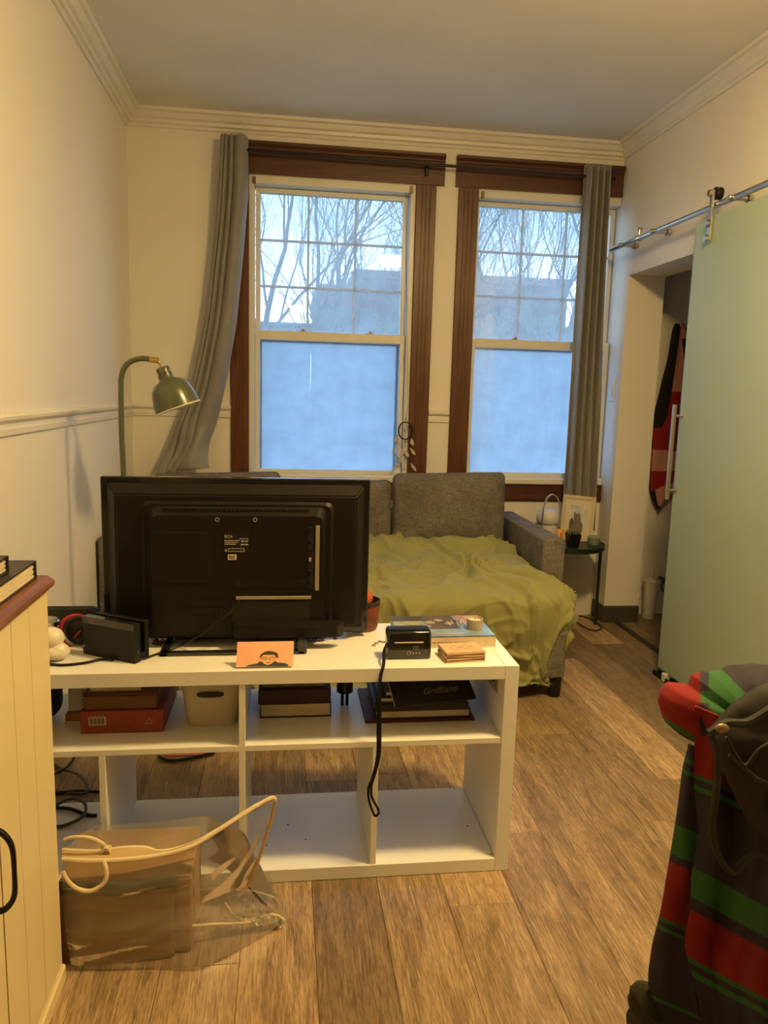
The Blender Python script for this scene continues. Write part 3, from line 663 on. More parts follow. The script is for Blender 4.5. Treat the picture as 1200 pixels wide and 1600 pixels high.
dv = obj('duvet', grid(nb(), duvet, 330, 210), duvm, smooth=True, ang=180, solid=.008, label='crumpled olive green duvet covering the sofa bed and hanging over its front', cat='duvet')

# ------------------------------------------------------------------ side table and what stands on it
TX, TY, TZ = 1.608, 4.10, .492
st = thing('side_table', (TX, TY, 0), 'small round dark green metal side table between sofa arm and right wall', 'table')
obj('tray', lathe(nb(), [(0, TZ - .008), (.205, TZ - .008), (.208, TZ - .022), (.211, TZ - .02), (.211, TZ + .006), (.207, TZ + .006), (.205, TZ), (0, TZ)], (TX, TY, 0), seg=48), dgreen, st, True)
for x, y in ((1.822, 4.12), (1.66, 4.30), (1.42, 4.02)): obj('leg', cyl(nb(), (x, y, 0), (x, y, TZ - .006), .009, 12), dgreen, st, True)
ln = thing('portable_lamp', (1.505, 4.17, TZ), 'white portable lantern lamp with a hooped handle behind the sofa arm', 'lamp')
lx, ly = 1.512, 4.16
wsm = mat('matt_white', (.62, .60, .62), .45); 
obj('body', lathe(nb(), [(0, TZ), (.058, TZ), (.060, TZ + .06), (.056, TZ + .100), (0, TZ + .100)], (lx, ly, 0), seg=32), wsm, ln, True)
obj('shade', lathe(nb(), [(.0, TZ + .106), (.062, TZ + .106), (.069, TZ + .118), (.070, TZ + .140), (.066, TZ + .162), (.056, TZ + .178), (.038, TZ + .188), (0, TZ + .192)], (lx, ly, 0), seg=32), wsm, ln, True)
bm = nb(); hp = [(-.062, .10), (-.064, .16), (-.060, .21), (-.045, .255), (-.02, .278), (0, .283), (.02, .278), (.045, .255), (.060, .21), (.064, .16), (.062, .10)]
o_ = [(lx + a * .78, TZ + b) for a, b in [tuple(v)[:2] for v in smoothpts([Vector((a, b, 0)) for a, b in hp], 4)]]
V0 = [[bm.verts.new((x, ly - .085 + dy + 0, z)) for dy in (-.010, .010)] for x, z in o_]; V1 = [[bm.verts.new((x * .96 + lx * .04, ly - .085 + dy, z - .004)) for dy in (-.010, .010)] for x, z in o_]
for i in range(len(o_) - 1):
    bm.faces.new((V0[i][0], V0[i][1], V0[i + 1][1], V0[i + 1][0])); bm.faces.new((V1[i][0], V1[i + 1][0], V1[i + 1][1], V1[i][1]))
    bm.faces.new((V0[i][0], V0[i + 1][0], V1[i + 1][0], V1[i][0])); bm.faces.new((V0[i][1], V1[i][1], V1[i + 1][1], V0[i + 1][1]))
bmesh.ops.translate(bm, vec=(-.012, .012, 0), verts=bm.verts[:])
obj('handle', bm, mat('pale_leather', (.42, .36, .34), .6), ln, True)
# framed picture leaning back
pf = thing('picture_frame', (1.70, 4.19, TZ), 'cream framed animal picture leaning on the side table by the curtain', 'picture frame')
PM = T(1.683, 4.165, TZ + .002) @ Matrix.Rotation(radians(-8), 4, 'Z') @ Matrix.Rotation(radians(-10), 4, 'X') @ Matrix.Rotation(radians(4.5), 4, 'Y')
fm = mat('cream_frame', (.62, .53, .40), .5)
bm = frame_bm(-.095, .095, 0, .262, -.008, .008, .020); bmesh.ops.transform(bm, matrix=PM, verts=bm.verts[:]); obj('frame', bm, fm, pf)
obj('mat_board', B(-.076, .076, -.002, .006, .019, .243, mtx=PM), mat('mat_card', (.70, .62, .48), .8), pf)
pic = B(-.046, .046, -.004, -.001, .055, .205, mtx=PM)
obj('print', pic, mat('print_sky', (.36, .48, .60), .3, col2=(.75, .75, .70), ns=18), pf)
fox = nb(); prism(fox, [(-.02, .055), (.03, .055), (.034, .09), (.018, .12), (.012, .15), (.005, .168), (-.002, .155), (-.012, .155), (-.020, .17), (-.024, .145), (-.020, .11), (-.03, .08)], -.0055, -.0035); bmesh.ops.transform(fox, matrix=PM, verts=fox.verts[:])
obj('animal_figure', fox, mat('figure_brown', (.20, .14, .12), .6), pf)
hz = nb(); prism(hz, [(-.046, .055), (-.046, .11), (-.035, .13), (-.022, .115), (-.01, .07), (-.004, .055)], -.005, -.003); bmesh.ops.transform(hz, matrix=PM, verts=hz.verts[:]); obj('bush_figure', hz, mat('figure_green', (.08, .10, .05), .6), pf)
tw = nb(); rr = random.Random(4)
for i in range(14):
    a = Vector((rr.uniform(-.03, .045), -.004, rr.uniform(.10, .2))); b = a + Vector((rr.uniform(-.02, .02), 0, rr.uniform(-.02, .03)))
    b.x = max(-.045, min(.045, b.x)); b.z = min(.204, b.z); tube(tw, [a, b], .0007, 4)
bmesh.ops.transform(tw, matrix=PM, verts=tw.verts[:]); obj('twig_figure', tw, mat('figure_dark', (.06, .05, .05), .6), pf)
# plant
pl = thing('potted_succulent', (1.60, 3.98, TZ), 'small green succulent in a square black pot on the side table', 'plant')
px, py = 1.596, 3.985
bm = nb(); a0 = [(px + x * .024, py + y * .024, TZ) for x, y in ((-1, -1), (1, -1), (1, 1), (-1, 1))]; a1 = [(px + x * .036, py + y * .036, TZ + .075) for x, y in ((-1, -1), (1, -1), (1, 1), (-1, 1))]
va = [bm.verts.new(p) for p in a0]; vb = [bm.verts.new(p) for p in a1]; bm.faces.new(va)
for i in range(4): bm.faces.new((va[i], va[(i + 1) % 4], vb[(i + 1) % 4], vb[i]))
vc = [bm.verts.new((p[0] * .9 + px * .1, p[1] * .9 + py * .1, p[2])) for p in a1]; vd = [bm.verts.new((p[0] * .9 + px * .1, p[1] * .9 + py * .1, TZ + .06)) for p in a1]
for i in range(4): bm.faces.new((vb[i], vb[(i + 1) % 4], vc[(i + 1) % 4], vc[i])); bm.faces.new((vc[i], vc[(i + 1) % 4], vd[(i + 1) % 4], vd[i]))
bm.faces.new(vd); obj('pot', bm, black, pl)
leafm = mat('succulent_leaf', (.12, .17, .06), .5, col2=(.20, .20, .08), ns=20)
for i in range(24):
    a = i * 2.4; el = .25 + .9 * (i / 24); L = .030 + .022 * (1 - i / 24); d = Vector((cos(a) * cos(el), sin(a) * cos(el), sin(el))); p0 = Vector((px, py, TZ + .068))
    obj('leaf', tube(nb(), [p0, p0 + d * L * .45, p0 + d * L * .8 + Vector((0, 0, .003)), p0 + d * L + Vector((0, 0, .007))], [.004, .0065, .005, .001], 6), leafm, pl, True)
# tube of cream
tb = thing('cream_tube', (1.535, 3.96, TZ), 'orange cosmetic tube standing between lantern and succulent', 'tube'); tx, ty = 1.515, 3.97
bm = nb(); rings = []
for k, (h, a, b) in enumerate(((.022, .015, .015), (.04, .0165, .015), (.08, .020, .009), (.105, .0225, .0015))):
    rings.append([bm.verts.new((tx + a * cos(2 * pi * i / 20), ty + b * sin(2 * pi * i / 20), TZ + h)) for i in range(20)])
for a, b in zip(rings, rings[1:]):
    for i in range(20): bm.faces.new((a[i], a[(i + 1) % 20], b[(i + 1) % 20], b[i]))
bm.faces.new(rings[0]); bm.faces.new(rings[-1]); obj('body', bm, mat('orange_tube', (.80, .36, .10), .4), tb, True)
obj('cap', cyl(nb(), (tx, ty, TZ), (tx, ty, TZ + .022), .014, 18), mat('orange_cap', (.75, .40, .16), .4), tb, True)
obj('print', B(tx - .002, tx + .002, ty - .0165, ty - .0135, TZ + .045, TZ + .085), mat('tube_print', (.25, .08, .02), .5), tb)
jr = thing('candle_jar', (1.79, 4.10, TZ), 'low round pale green glass jar candle at the table edge', 'jar')
obj('jar', lathe(nb(), [(0, TZ), (.033, TZ), (.036, TZ + .006), (.036, TZ + .030), (.033, TZ + .034), (0, TZ + .034)], (1.755, 4.07, 0), seg=28), mat('green_jar', (.20, .25, .15), .2, coat=.4), jr, True)
obj('lid', lathe(nb(), [(0, TZ + .0345), (.0375, TZ + .0345), (.0375, TZ + .044), (.034, TZ + .047), (0, TZ + .047)], (1.755, 4.07, 0), seg=28), mat('green_lid', (.27, .32, .19), .35), jr, True)

# ------------------------------------------------------------------ floor lamp
LY = 2.85; P = lambda u, v, dy=0: W(u, v, LY + dy)
fp = thing('floor_lamp', (P(193, 740).x, LY, 0), 'tall olive green floor lamp with bell shade and brass joint by left wall', 'lamp')
x0 = P(193, 740).x; pts = [Vector((x0, LY, .02)), Vector((x0, LY, .6)), P(193, 740), P(190, 680), P(189, 610), P(190, 588), P(196, 572), P(208, 563), P(224, 560), P(236, 562)]
obj('base', lathe(nb(), [(0, 0), (.105, 0), (.105, .012), (.10, .018), (.02, .022), (0, .022)], (x0, LY, 0), seg=40), greenm, fp, True)
obj('pole', tube(nb(), pts[:3] + smoothpts(pts[3:], 5), .0098, 14), greenm, fp, True)
obj('brass_ferrule', cyl(nb(), P(234, 561.5), P(248, 563.5), .0105, 14), brass, fp, True)
j0 = P(248, 566); bm = nb(); ball(bm, j0, .007); cyl(bm, j0, P(251, 576), .005, 10); obj('joint', bm, brass, fp, True)
top = P(253, 573); rim = P(278, 637); ax = (rim - top); HL = ax.length; ax.normalize(); sc = HL
prof_o = [(0, 0), (.0215, .002), (.0258, .011), (.0237, .024), (.028, .032), (.0258, .043), (.032, .050), (.054, .060), (.068, .077), (.075, .099), (.080, .124), (.083, HL)]
sh = obj('lamp_shade', lathe(nb(), prof_o + [(.080, HL - .001), (.077, .121), (.072, .097), (.062, .079), (.03, .06), (0, .058)], top, ax, 40), greenm, fp, True, 60)
obj('shade_rim', lathe(nb(), [(.0835, HL - .002), (.0845, HL), (.0835, HL + .002), (.079, HL + .001), (.0785, HL - .001), (.0835, HL - .002)], top, ax, 40), mat('white_enamel', (.75, .72, .62), .3), sh, True)
obj('switch', cyl(nb(), top + ax * .026 + Vector((.004, -.022, 0)), top + ax * .026 + Vector((.006, -.034, 0)), .007, 12), brass, fp, True)
obj('bulb', ball(nb(), top + ax * (HL - .045), .022), mat('bulb_glass', (.8, .8, .75), .2), fp, True)

# ------------------------------------------------------------------ white shelf unit
H, XS, YS, DP = .599, .630, 1.885, .39
un = thing('shelf_unit', (-.09, YS + DP / 2, 0), 'long low white shelf unit turned as a room divider, carrying the television', 'shelf unit')
XE = -.815; th = .038; ZM0, ZM1 = .378, .394
obj('top_board', B(XE + th, XS - th - .0006, YS, YS + DP, H - th, H, bev=.0012), whitem, un)
obj('bottom_board', B(XE + th, XS - th - .0006, YS, YS + DP, .001, th, bev=.0012), whitem, un)
obj('side_board', B(XS - th, XS, YS, YS + DP, 0, H, bev=.0012), whitem, un)
obj('side_board', B(XE, XE + th, YS, YS + DP, 0, H, bev=.0012), whitem, un)
obj('middle_shelf', B(XE + th, XS - th, YS + .003, YS + DP - .003, ZM0, ZM1, bev=.0008), whitem, un)
dxs = [XS - .038 - .335 - .351 * k for k in range(3)]
for k, xr in enumerate(dxs):
    obj('lower_divider', B(xr - .016, xr, YS + .003, YS + DP - .003, th, ZM0, bev=.0008), whitem, un)
obj('upper_divider', B(dxs[1] - .016, dxs[1], YS + .003, YS + DP - .003, ZM1, H - th, bev=.0008), whitem, un)
bm = nb(); dk = mat('dowel_hole', (.03, .03, .03), .8)
for x, y in ((.545, 2.268), (.560, 2.268), (.553, 2.05), (.585, 1.905), (-.04, 2.0), (.02, 2.1), (.07, 2.02)):
    cyl(bm, (x, y, th), (x, y, th + .0006), .0026, 10)
obj('dowel_holes', bm, dk, un, label='small dark dowel holes')
bk = thing('corner_bracket', (.58, 2.0, .54), 'stamped steel corner bracket under the right end of the shelf top', 'bracket')
bm = B(.588, .5925, 1.945, 2.075, .497, .561, bev=.001); box(bm, .545, .592, 1.945, 2.075, .5575, .5605, bev=.001); obj('plate', bm, mat('galvanised', (.38, .36, .32), .45, .4), bk)
obj('screw', cyl(nb(), (.587, 1.975, .525), (.5885, 1.975, .525), .006, 10), black, bk)
obj('screw', cyl(nb(), (.587, 2.04, .525), (.5885, 2.04, .525), .006, 10), black, bk)

# ------------------------------------------------------------------ television (seen from behind)
tv = thing('television', (-.125, 2.12, H), 'black flat television seen from behind, standing on the white shelf unit', 'television')
tvm = mat('tv_shell', (.0085, .0068, .0055), .42, ns=20, bump=.05, bs=300, spec=.28); tvd = mat('tv_dark', (.008, .007, .006), .5)
obj('screen_bezel', B(-.497, .246, 2.145, 2.172, .614, 1.064, bev=.003), blackg, tv)
obj('screen', B(-.487, .236, 2.172, 2.1735, .63, 1.054), mat('screen_glass', (.01, .01, .012), .08), tv)
bm = nb(); frust(bm, (-.482, .231, .628, 1.050), 2.146, (-.452, .204, .652, 1.020), 2.108); bmesh.ops.bevel(bm, geom=bm.edges[:], offset=.004, segments=2, affect='EDGES'); obj('back_shell', bm, tvm, tv, True)
rr_ = lambda r, y: [(x, y, z) for x, z in rounded(*r, .020, 4)]
bm = nb(); A = [bm.verts.new(p) for p in rr_((-.383, .140, .6145, 1.003), 2.108)]; A1 = [bm.verts.new(p) for p in rr_((-.375, .132, .618, .996), 2.098)]; A2 = [bm.verts.new(p) for p in rr_((-.362, .118, .626, .990), 2.098)]; A3 = [bm.verts.new(p) for p in rr_((-.352, .108, .636, .970), 2.064)]
for a, b in ((A, A1), (A1, A2), (A2, A3)):
    for i in range(len(a)): bm.faces.new((a[i], a[(i + 1) % len(a)], b[(i + 1) % len(a)], b[i]))
bm.faces.new(A3); bm.faces.new(A); obj('electronics_housing', bm, tvm, tv, True, 20)
bm = nb()
for i in range(60):
    x = -.322 + i * .0066; m_ = T(x, 2.0805, .9802) @ Matrix.Rotation(radians(-59), 4, 'X'); box(bm, -.0018, .0018, -.0095, .0095, -.0008, .0012, mtx=m_)
obj('top_vent', bm, tvd, tv, kind='stuff')
bm = nb()
for i in range(30): x = -.128 + i * .0067; box(bm, x, x + .003, 2.0625, 2.066, .772, .792)
for i in range(16):
    x = -.268 + i * .0067; box(bm, x, x + .003, 2.0625, 2.066, .722, .738); box(bm, x, x + .003, 2.0625, 2.066, .696, .712)
obj('lower_vent', bm, tvd, tv, kind='stuff')
obj('cover_plate', B(-.350, -.200, 2.0615, 2.066, .785, .925, bev=.0012), tvm, tv)
m_ = mat('port_plate', (.34, .30, .22), .45, .3)
obj('port_strip', B(.088, .099, 2.062, 2.066, .762, .945, bev=.0008), m_, tv); obj('port_strip', B(-.128, .078, 2.058, 2.062, .738, .747, bev=.0008), m_, tv)
obj('port_recess', B(.068, .083, 2.0632, 2.066, .768, .94), tvd, tv)
for i, z in enumerate((.935, .90, .875, .85, .815, .79)): obj('port', B(.070, .077, 2.060, 2.0645, z - .006, z + .005, bev=.001), m_ if i == 3 else black, tv)
for i in range(8): obj('jack', cyl(nb(), (-.03 + i * .013, 2.064, .757), (-.03 + i * .013, 2.059, .757), .0035, 10), black, tv)
obj('lower_recess', B(-.140, .075, 2.0620, 2.066, .672, .734, bev=.002), tvd, tv)
bm = nb(); frust(bm, (-.140, .172, .628, .676), 2.066, (-.132, .150, .634, .668), 2.036); bmesh.ops.bevel(bm, geom=bm.edges[:], offset=.003, segments=2, affect='EDGES'); obj('speaker_bulge', bm, tvm, tv, True)
for x, z in ((-.177, .960), (-.076, .960)): obj('screw_ring', tube(nb(), [(x + .005 * cos(a * pi / 6), 2.063, z + .005 * sin(a * pi / 6)) for a in range(12)], .0012, 6, closed=True), m_, tv, True)
for x, z in ((-.177, .868), (-.076, .868)): obj('screw', cyl(nb(), (x, 2.0645, z), (x, 2.0625, z), .004, 10), black, tv)
for x in (-.44, -.3, -.15, 0, .13): obj('screw', cyl(nb(), (x, 2.146, 1.055), (x, 2.142, 1.055), .0022, 8), rodm, tv)
for z in (.95, .83, .74, .66): obj('screw', cyl(nb(), (.238, 2.146, z), (.238, 2.142, z), .0022, 8), rodm, tv)
lb = obj('rating_label', B(-.160, -.092, 2.0625, 2.0645, .868, .925), mat('label_black', (.006, .006, .006), .4), tv)
lt = mat('label_print', (.45, .42, .36), .6)
text('label_print', 'RCA', .011, T(-.158, 2.0622, .910) @ FACE, lt, lb)
for i, (a, b, z) in enumerate(((-.158, -.118, .903), (-.158, -.122, .898), (-.158, -.128, .893), (-.114, -.105, .902), (-.103, -.095, .902), (-.114, -.105, .893), (-.103, -.095, .893), (-.118, -.094, .908))): obj('print_line', B(a, b, 2.0618, 2.0626, z - (.0012 if i < 3 or i == 7 else .003), z + .0005), lt, lb)
obj('print_line', frame_bm(-.148, -.105, .872, .881, 2.0618, 2.0626, .0012), lt, lb)
ws = mat('cream_sticker', (.62, .50, .33), .6)
tri = nb(); prism(tri, [(-.158, .873), (-.151, .873), (-.1545, .880)], 2.0618, 2.0626); obj('print_line', tri, lt, lb)
sk = obj('barcode_sticker', B(-.149, -.126, 2.0620, 2.0645, .849, .864), ws, tv)
for i in range(6): obj('bar', B(-.146 + i * .0028, -.1447 + i * .0028, 2.0616, 2.0621, .852, .861), black, sk)
bm = nb(); box(bm, -.325, .060, 2.0, 2.022, H, H + .010, bev=.002); box(bm, -.325, -.303, 2.0, 2.150, H, H + .010, bev=.002); box(bm, .040, .066, 2.0, 2.150, H, H + .040, bev=.003); box(bm, -.325, .060, 2.14, 2.16, H, H + .008, bev=.002)
obj('stand_foot', bm, blackg, tv); bm = nb(); box(bm, -.18, -.05, 2.12, 2.14, H + .008, .64, bev=.002); box(bm, .044, .062, 2.10, 2.13, H + .03, .64, bev=.002); obj('stand_neck', bm, black, tv)
obj('television_cable', tube(nb(), smoothpts([W(374, 938, 2.055), W(368, 950, 2.045), W(350, 965, 2.03), W(320, 987, 2.02), WZ(285, 1007, H + .012), WZ(250, 1020, H + .004), WZ(225, 1029, H + .004), WZ(205, 1034, H + .004)], 6), .003, 8), black, smooth=True, label='thin black cable running from the television back to the black dock', cat='cable')
obj('power_cable', tube(nb(), smoothpts([WZ(176, 1031, H + .004), WZ(160, 1030, H + .004), WZ(130, 1036, H + .004), WZ(95, 1039, H + .004), WZ(60, 1036, H + .004), WZ(20, 1040, H + .004)], 6), .0035, 8), black, smooth=True, label='black cable lying along the left front edge of the shelf top', cat='cable')

# console dock
dk_ = thing('console_dock', (-.44, 2.0, H), 'black game console dock with a slot, left of the television', 'console dock')
ang = math.degrees(math.atan2(-.119, .151)) + 10; DM = T(-.527, 2.035, H) @ RZ(ang - 2)
bm = nb()
prism(bm, [(0, .0), (0, .018), (.007, .020), (.007, .040), (0, .042), (0, .104), (.173, .104), (.173, 0)], 0, .022); bmesh.ops.transform(bm, matrix=DM, verts=bm.verts[:]); obj('front_plate', bm, black, dk_)
obj('back_plate', B(.004, .170, .044, .060, .0, .103, bev=.002, mtx=DM), black, dk_); obj('foot', B(0.01, .170, .021, .045, .0, .020, mtx=DM), black, dk_)
obj('top_band', B(.001, .172, -.0006, .0215, .086, .1046, bev=.0008, mtx=DM), blackg, dk_)
obj('port', B(.1728, .1742, .008, .014, .022, .034, mtx=DM), blackg, dk_)
# small things at the left end of the shelf top
wf = thing('white_figurine', (-.60, 1.995, H), 'lumpy glossy white figurine beside the cream cabinet', 'figurine')
fm_ = mat('white_vinyl_toy', (.80, .74, .62), .3, coat=.3)
bm = nb(); ball(bm, (-.590, 1.995, H + .022), .040, (1, .9, .55), 24); ball(bm, (-.578, 1.99, H + .024), .028, (.95, .9, .85), 20); ball(bm, (-.598, 1.995, H + .058), .034, (1.05, .9, .85), 24)
obj('body', bm, fm_, wf, True, 180)
bc = thing('black_case', (-.62, 2.2, H), 'black rounded case lying behind the small things at the left end', 'case')
bm = nb(); ol = rounded(-.74, -.528, H, H + .078, .018, 5); prism(bm, ol, 2.19, 2.225); obj('shell', bm, mat('black_fabric_case', (.025, .024, .024), .7, bump=.3), bc, True)
obj('zip', tube(nb(), [(x, 2.208, z) for x, z in rounded(-.741, -.527, H + .001, H + .079, .018, 5)], .0016, 6, closed=True), blackg, bc, True)
sv = thing('silver_jar', (-.62, 2.07, H), 'small silver ribbed metal jar behind the white figurine', 'jar')
bm = nb(); lathe(bm, [(0, 0), (.026, 0), (.027, .05), (.030, .052), (.030, .056), (.027, .058), (.030, .062), (.030, .066), (.027, .068), (.031, .072), (.030, .082), (.022, .088), (0, .089)], (-.625, 2.07, H), seg=32); obj('body', bm, mat('chrome', (.7, .7, .72), .15, 1.), sv, True)
rb = thing('red_banded_ball', (-.55, 2.11, H), 'black round object with a red curved band, left of the dock', 'ball')
cc = Vector((-.555, 2.115, H + .042)); obj('body', ball(nb(), cc, .041, (1, .8, 1), 24), black, rb, True)
obj('red_band', tube(nb(), [cc + Vector((.047 * cos(radians(a)), -.02, .047 * sin(radians(a)))) for a in range(70, 262, 8)], [.003 + .003 * sin(pi * k / 24) for k in range(24)], 8), mat('red_rubber', (.45, .02, .02), .4), rb, True)
obj('emblem', tube(nb(), [cc + Vector((-.006, -.034, -.012)), cc + Vector((.004, -.035, .0)), cc + Vector((.010, -.034, .006))], .002, 6), mat('red_rubber', (.45, .02, .02), .4), rb)
# drawn portrait card
pc = thing('portrait_card', (-.045, 1.92, H), 'orange-pink card with a drawn portrait of a person in glasses, below the television', 'card')
q0, q1, q2, q3 = Vector((-.118, 1.900, H + .004)), Vector((.028, 1.900, H + .004)), W(458, 1001, 1.935), W(371, 1003, 1.935)
ex = (q1 - q0); ey = (q3 - q0); nn = ex.cross(ey).normalized()
def card(a, b, k=0.): return q0 + ex * a + ey * b + nn * k
def flat(poly, k0, k1):
    bm = nb(); a = [bm.verts.new(card(u, v, k0)) for u, v in poly]; b = [bm.verts.new(card(u, v, k1)) for u, v in poly]; n_ = len(poly)
    for i in range(n_): bm.faces.new((a[i], a[(i + 1) % n_], b[(i + 1) % n_], b[i]))
    bm.faces.new(b); bm.faces.new(a[::-1]); return bm
obj('card_sheet', flat([(0, 0), (1, 0), (1, 1), (0, 1)], -.0008, 0), mat('pink_card', (.80, .40, .26), .7, col2=(.84, .48, .28), ns=14), pc)
pk = mat('ink_dark', (.03, .045, .05), .7); hr = mat('ink_brown', (.05, .03, .015), .7); skn = mat('drawn_skin', (.82, .46, .22), .7)
obj('drawn_coat', flat([(.16, .02), (.22, .08), (.36, .13), (.42, .22), (.56, .06), (.68, .22), (.72, .16), (.86, .13), (.92, .06), (.90, .01)], 0, .0004), pk, pc)
obj('drawn_face', flat([(.43, .30), (.48, .13), (.55, .06), (.62, .12), (.68, .30), (.67, .45), (.60, .50), (.48, .50), (.43, .42)], .0002, .0007), skn, pc)
obj('drawn_hair', flat([(.40, .34), (.42, .48), (.47, .57), (.55, .62), (.64, .60), (.72, .52), (.73, .42), (.73, .34), (.69, .38), (.66, .46), (.56, .47), (.47, .47), (.43, .38)], .0004, .0010), hr, pc)
for cx_ in (.49, .62): obj('drawn_glasses', tube(nb(), [card(cx_ + .052 * cos(a * pi / 7), .33 + .05 * sin(a * pi / 7), .0012) for a in range(14)], .0005, 4, closed=True), hr, pc)
obj('drawn_mouth', tube(nb(), [card(.52, .17, .0012), card(.56, .16, .0012), (card(.60, .175, .0012))], .0005, 4), hr, pc)

# printer-camera with strap
cm_ = thing('instant_camera', (.34, 1.97, H), 'compact glossy black camera-like gadget with a strap on the shelf top', 'camera')
obj('body', B(.279, .400, 1.945, 1.995, H, H + .078, bev=.007, seg=3), blackg, cm_, True)
obj('upper_body', B(.283, .396, 1.95, 1.99, H + .070, H + .083, bev=.004, seg=2), black, cm_, True)
obj('chrome_strip', B(.298, .378, 1.9425, 1.9455, H + .046, H + .050, bev=.0008), m_, cm_)
obj('display', B(.348, .366, 1.9430, 1.9455, H + .026, H + .038), mat('grey_display', (.06, .06, .055), .3), cm_)
for i in range(4): obj('button', cyl(nb(), (.343 + i * .008, 1.946, H + .019), (.343 + i * .008, 1.943, H + .019), .0025, 10), m_, cm_)
obj('dial', tube(nb(), [(.338 + .005 * cos(a * pi / 6), 1.944, H + .019 + .005 * sin(a * pi / 6)) for a in range(12)], .0008, 6, closed=True), m_, cm_)
for dx_, s_ in ((-.003, 1), (.004, -1)):
    pass
q = [(.282, 1.965, H + .040), (.268, 1.93, H + .030), (.262, 1.890, H + .006), (.252, 1.876, H - .03), (.250, 1.874, .45), (.251, 1.874, .36), (.240, 1.874, .30), (.230, 1.874, .27), (.232, 1.874, .235), (.244, 1.874, .200), (.250, 1.874, .189), (.258, 1.874, .194), (.258, 1.874, .206), (.248, 1.874, .225), (.238, 1.872, .25), (.238, 1.872, .28), (.246, 1.872, .31), (.257, 1.872, .37), (.256, 1.872, .46), (.254, 1.874, H - .03), (.264, 1.888, H + .009), (.271, 1.93, H + .033), (.282, 1.962, H + .044)]
obj('strap', tube(nb(), smoothpts(q, 5), .0034, 8), black, cm_, True)
# coasters
for i in range(4):
    c = thing('wooden_coaster', (.485, 1.955, H + i * .0072), 'thin laser-cut wooden tile in the little stack beside the camera, %s' % ('topmost', 'third from below', 'second from below', 'lowest')[3 - i], 'coaster', 'wooden tiles stacked on the shelf top')
    M_ = T(.486, 1.955, H + i * .0072) @ RZ(5 + (0, 2, -1.5, 1)[i])
    obj('wood', B(-.055, .055, -.040, .040, 0, .0052, bev=.0008, mtx=M_), mat('birch_ply', (.62, .40, .22), .6, ns=12), c)
    obj('burnt_edge', B(-.0545, .0545, -.0395, .0395, .0052, .0070, mtx=M_), mat('burnt_edge', (.06, .025, .012), .8) if i < 3 else mat('birch_ply', (.62, .40, .22), .6), c)
    if i == 3:
        lm = mat('engraving', (.38, .19, .10), .8)
        for a, b in ((-.02, 0), (.012, .004)):
            obj('engraving', tube(nb(), [M_ @ Vector((a + .012 * cos(k) * (1 + .3 * cos(4 * k)), b + .014 * sin(k) * (1 + .3 * cos(4 * k)), .0072)) for k in [j * pi / 12 for j in range(24)]], .0007, 4, closed=True), lm, c)
        obj('engraving', tube(nb(), [M_ @ Vector((.030, -.012 + k * .002, .0072 + 0 * k)) for k in range(12)], .0008, 4), lm, c)
# photo book and tealight
pb = thing('photo_book', (.465, 2.13, H), 'thick picture book with blue and brown cover on the right end of the shelf', 'book')
PBM = T(.330, 2.035, H) @ RZ(1.0)
obj('pages', B(.002, .272, .003, .196, .004, .030, mtx=PBM), paper, pb); 
covm = mat('cover_back', (.66, .55, .38), .5)
obj('back_cover', B(0, .276, 0, .2, 0, .003, mtx=PBM), covm, pb); obj('spine', B(0, .276, -.002, .001, 0, .033, mtx=PBM), covm, pb)
text('spine_print', 'the history of the sea and coast', .0085, PBM @ T(.09, -.0024, .013) @ FACE, mat('spine_ink', (.25, .17, .08), .6), pb, .0002)
obj('front_cover', B(0, .276, -.002, .2, .030, .033, mtx=PBM), mat('cover_blue', (.10, .17, .30), .22, col2=(.25, .36, .50), ns=9, coat=.3), pb)
pcs = [((.006, .085, .10, .150), (.38, .40, .28)), ((.0, .14, .150, .198), (.07, .055, .05)), ((.10, .19, .07, .198), (.10, .075, .06)), ((.20, .276, .12, .198), (.42, .24, .18))]
for i, ((a, b, c_, d), colr) in enumerate(pcs): obj('cover_patch', B(a, b, c_, d, .0331, .0334 + i * .0001, mtx=PBM), mat('cover_patch_%d' % i, colr, .25, col2=tuple(x * .6 for x in colr), ns=40), pb)
cp = [((.11, .13), .016), ((.14, .15), .014), ((.165, .118), .012), ((.095, .095), .013)]
for (a, b), r in cp: bm = nb(); lathe(bm, [(0, .0342), (r, .0342), (r, .0345), (0, .0346)], (a, b, 0), seg=20); bmesh.ops.transform(bm, matrix=PBM, verts=bm.verts[:]); obj('cover_circle', bm, mat('cover_circle', (.30, .26, .24), .3), pb)
for i in range(9): a = .165 + .008 * (i % 3) + .004 * i; obj('cover_streak', B(a, a + .003, .10 + .012 * (i % 4), .14 + .012 * (i % 3), .0342, .0346, mtx=PBM), mat('cover_streak', (.62, .46, .28), .3), pb)
obj('cover_streak', B(.10, .19, .022, .026, .0333, .0337, mtx=PBM), mat('cover_streak', (.62, .46, .28), .3), pb)
tl = thing('tealight', (.562, 2.10, H + .034), 'small frosted tealight candle cup standing on the picture book', 'candle')
TM = .034; obj('cup', lathe(nb(), [(0, 0), (.023, 0), (.0245, .030), (.0225, .030), (.021, .012), (0, .012)], (.560, 2.108, H + TM), seg=28), mat('frosted_cup', (.52, .42, .28), .3, coat=.3), tl, True)
obj('wax', lathe(nb(), [(0, .012), (.0205, .012), (.0205, .024), (0, .025)], (.560, 2.108, H + TM), seg=24), mat('wax', (.75, .66, .48), .4), tl, True)
obj('wick', cyl(nb(), (.560, 2.108, H + TM + .024), (.561, 2.108, H + TM + .031), .001, 6), black, tl)
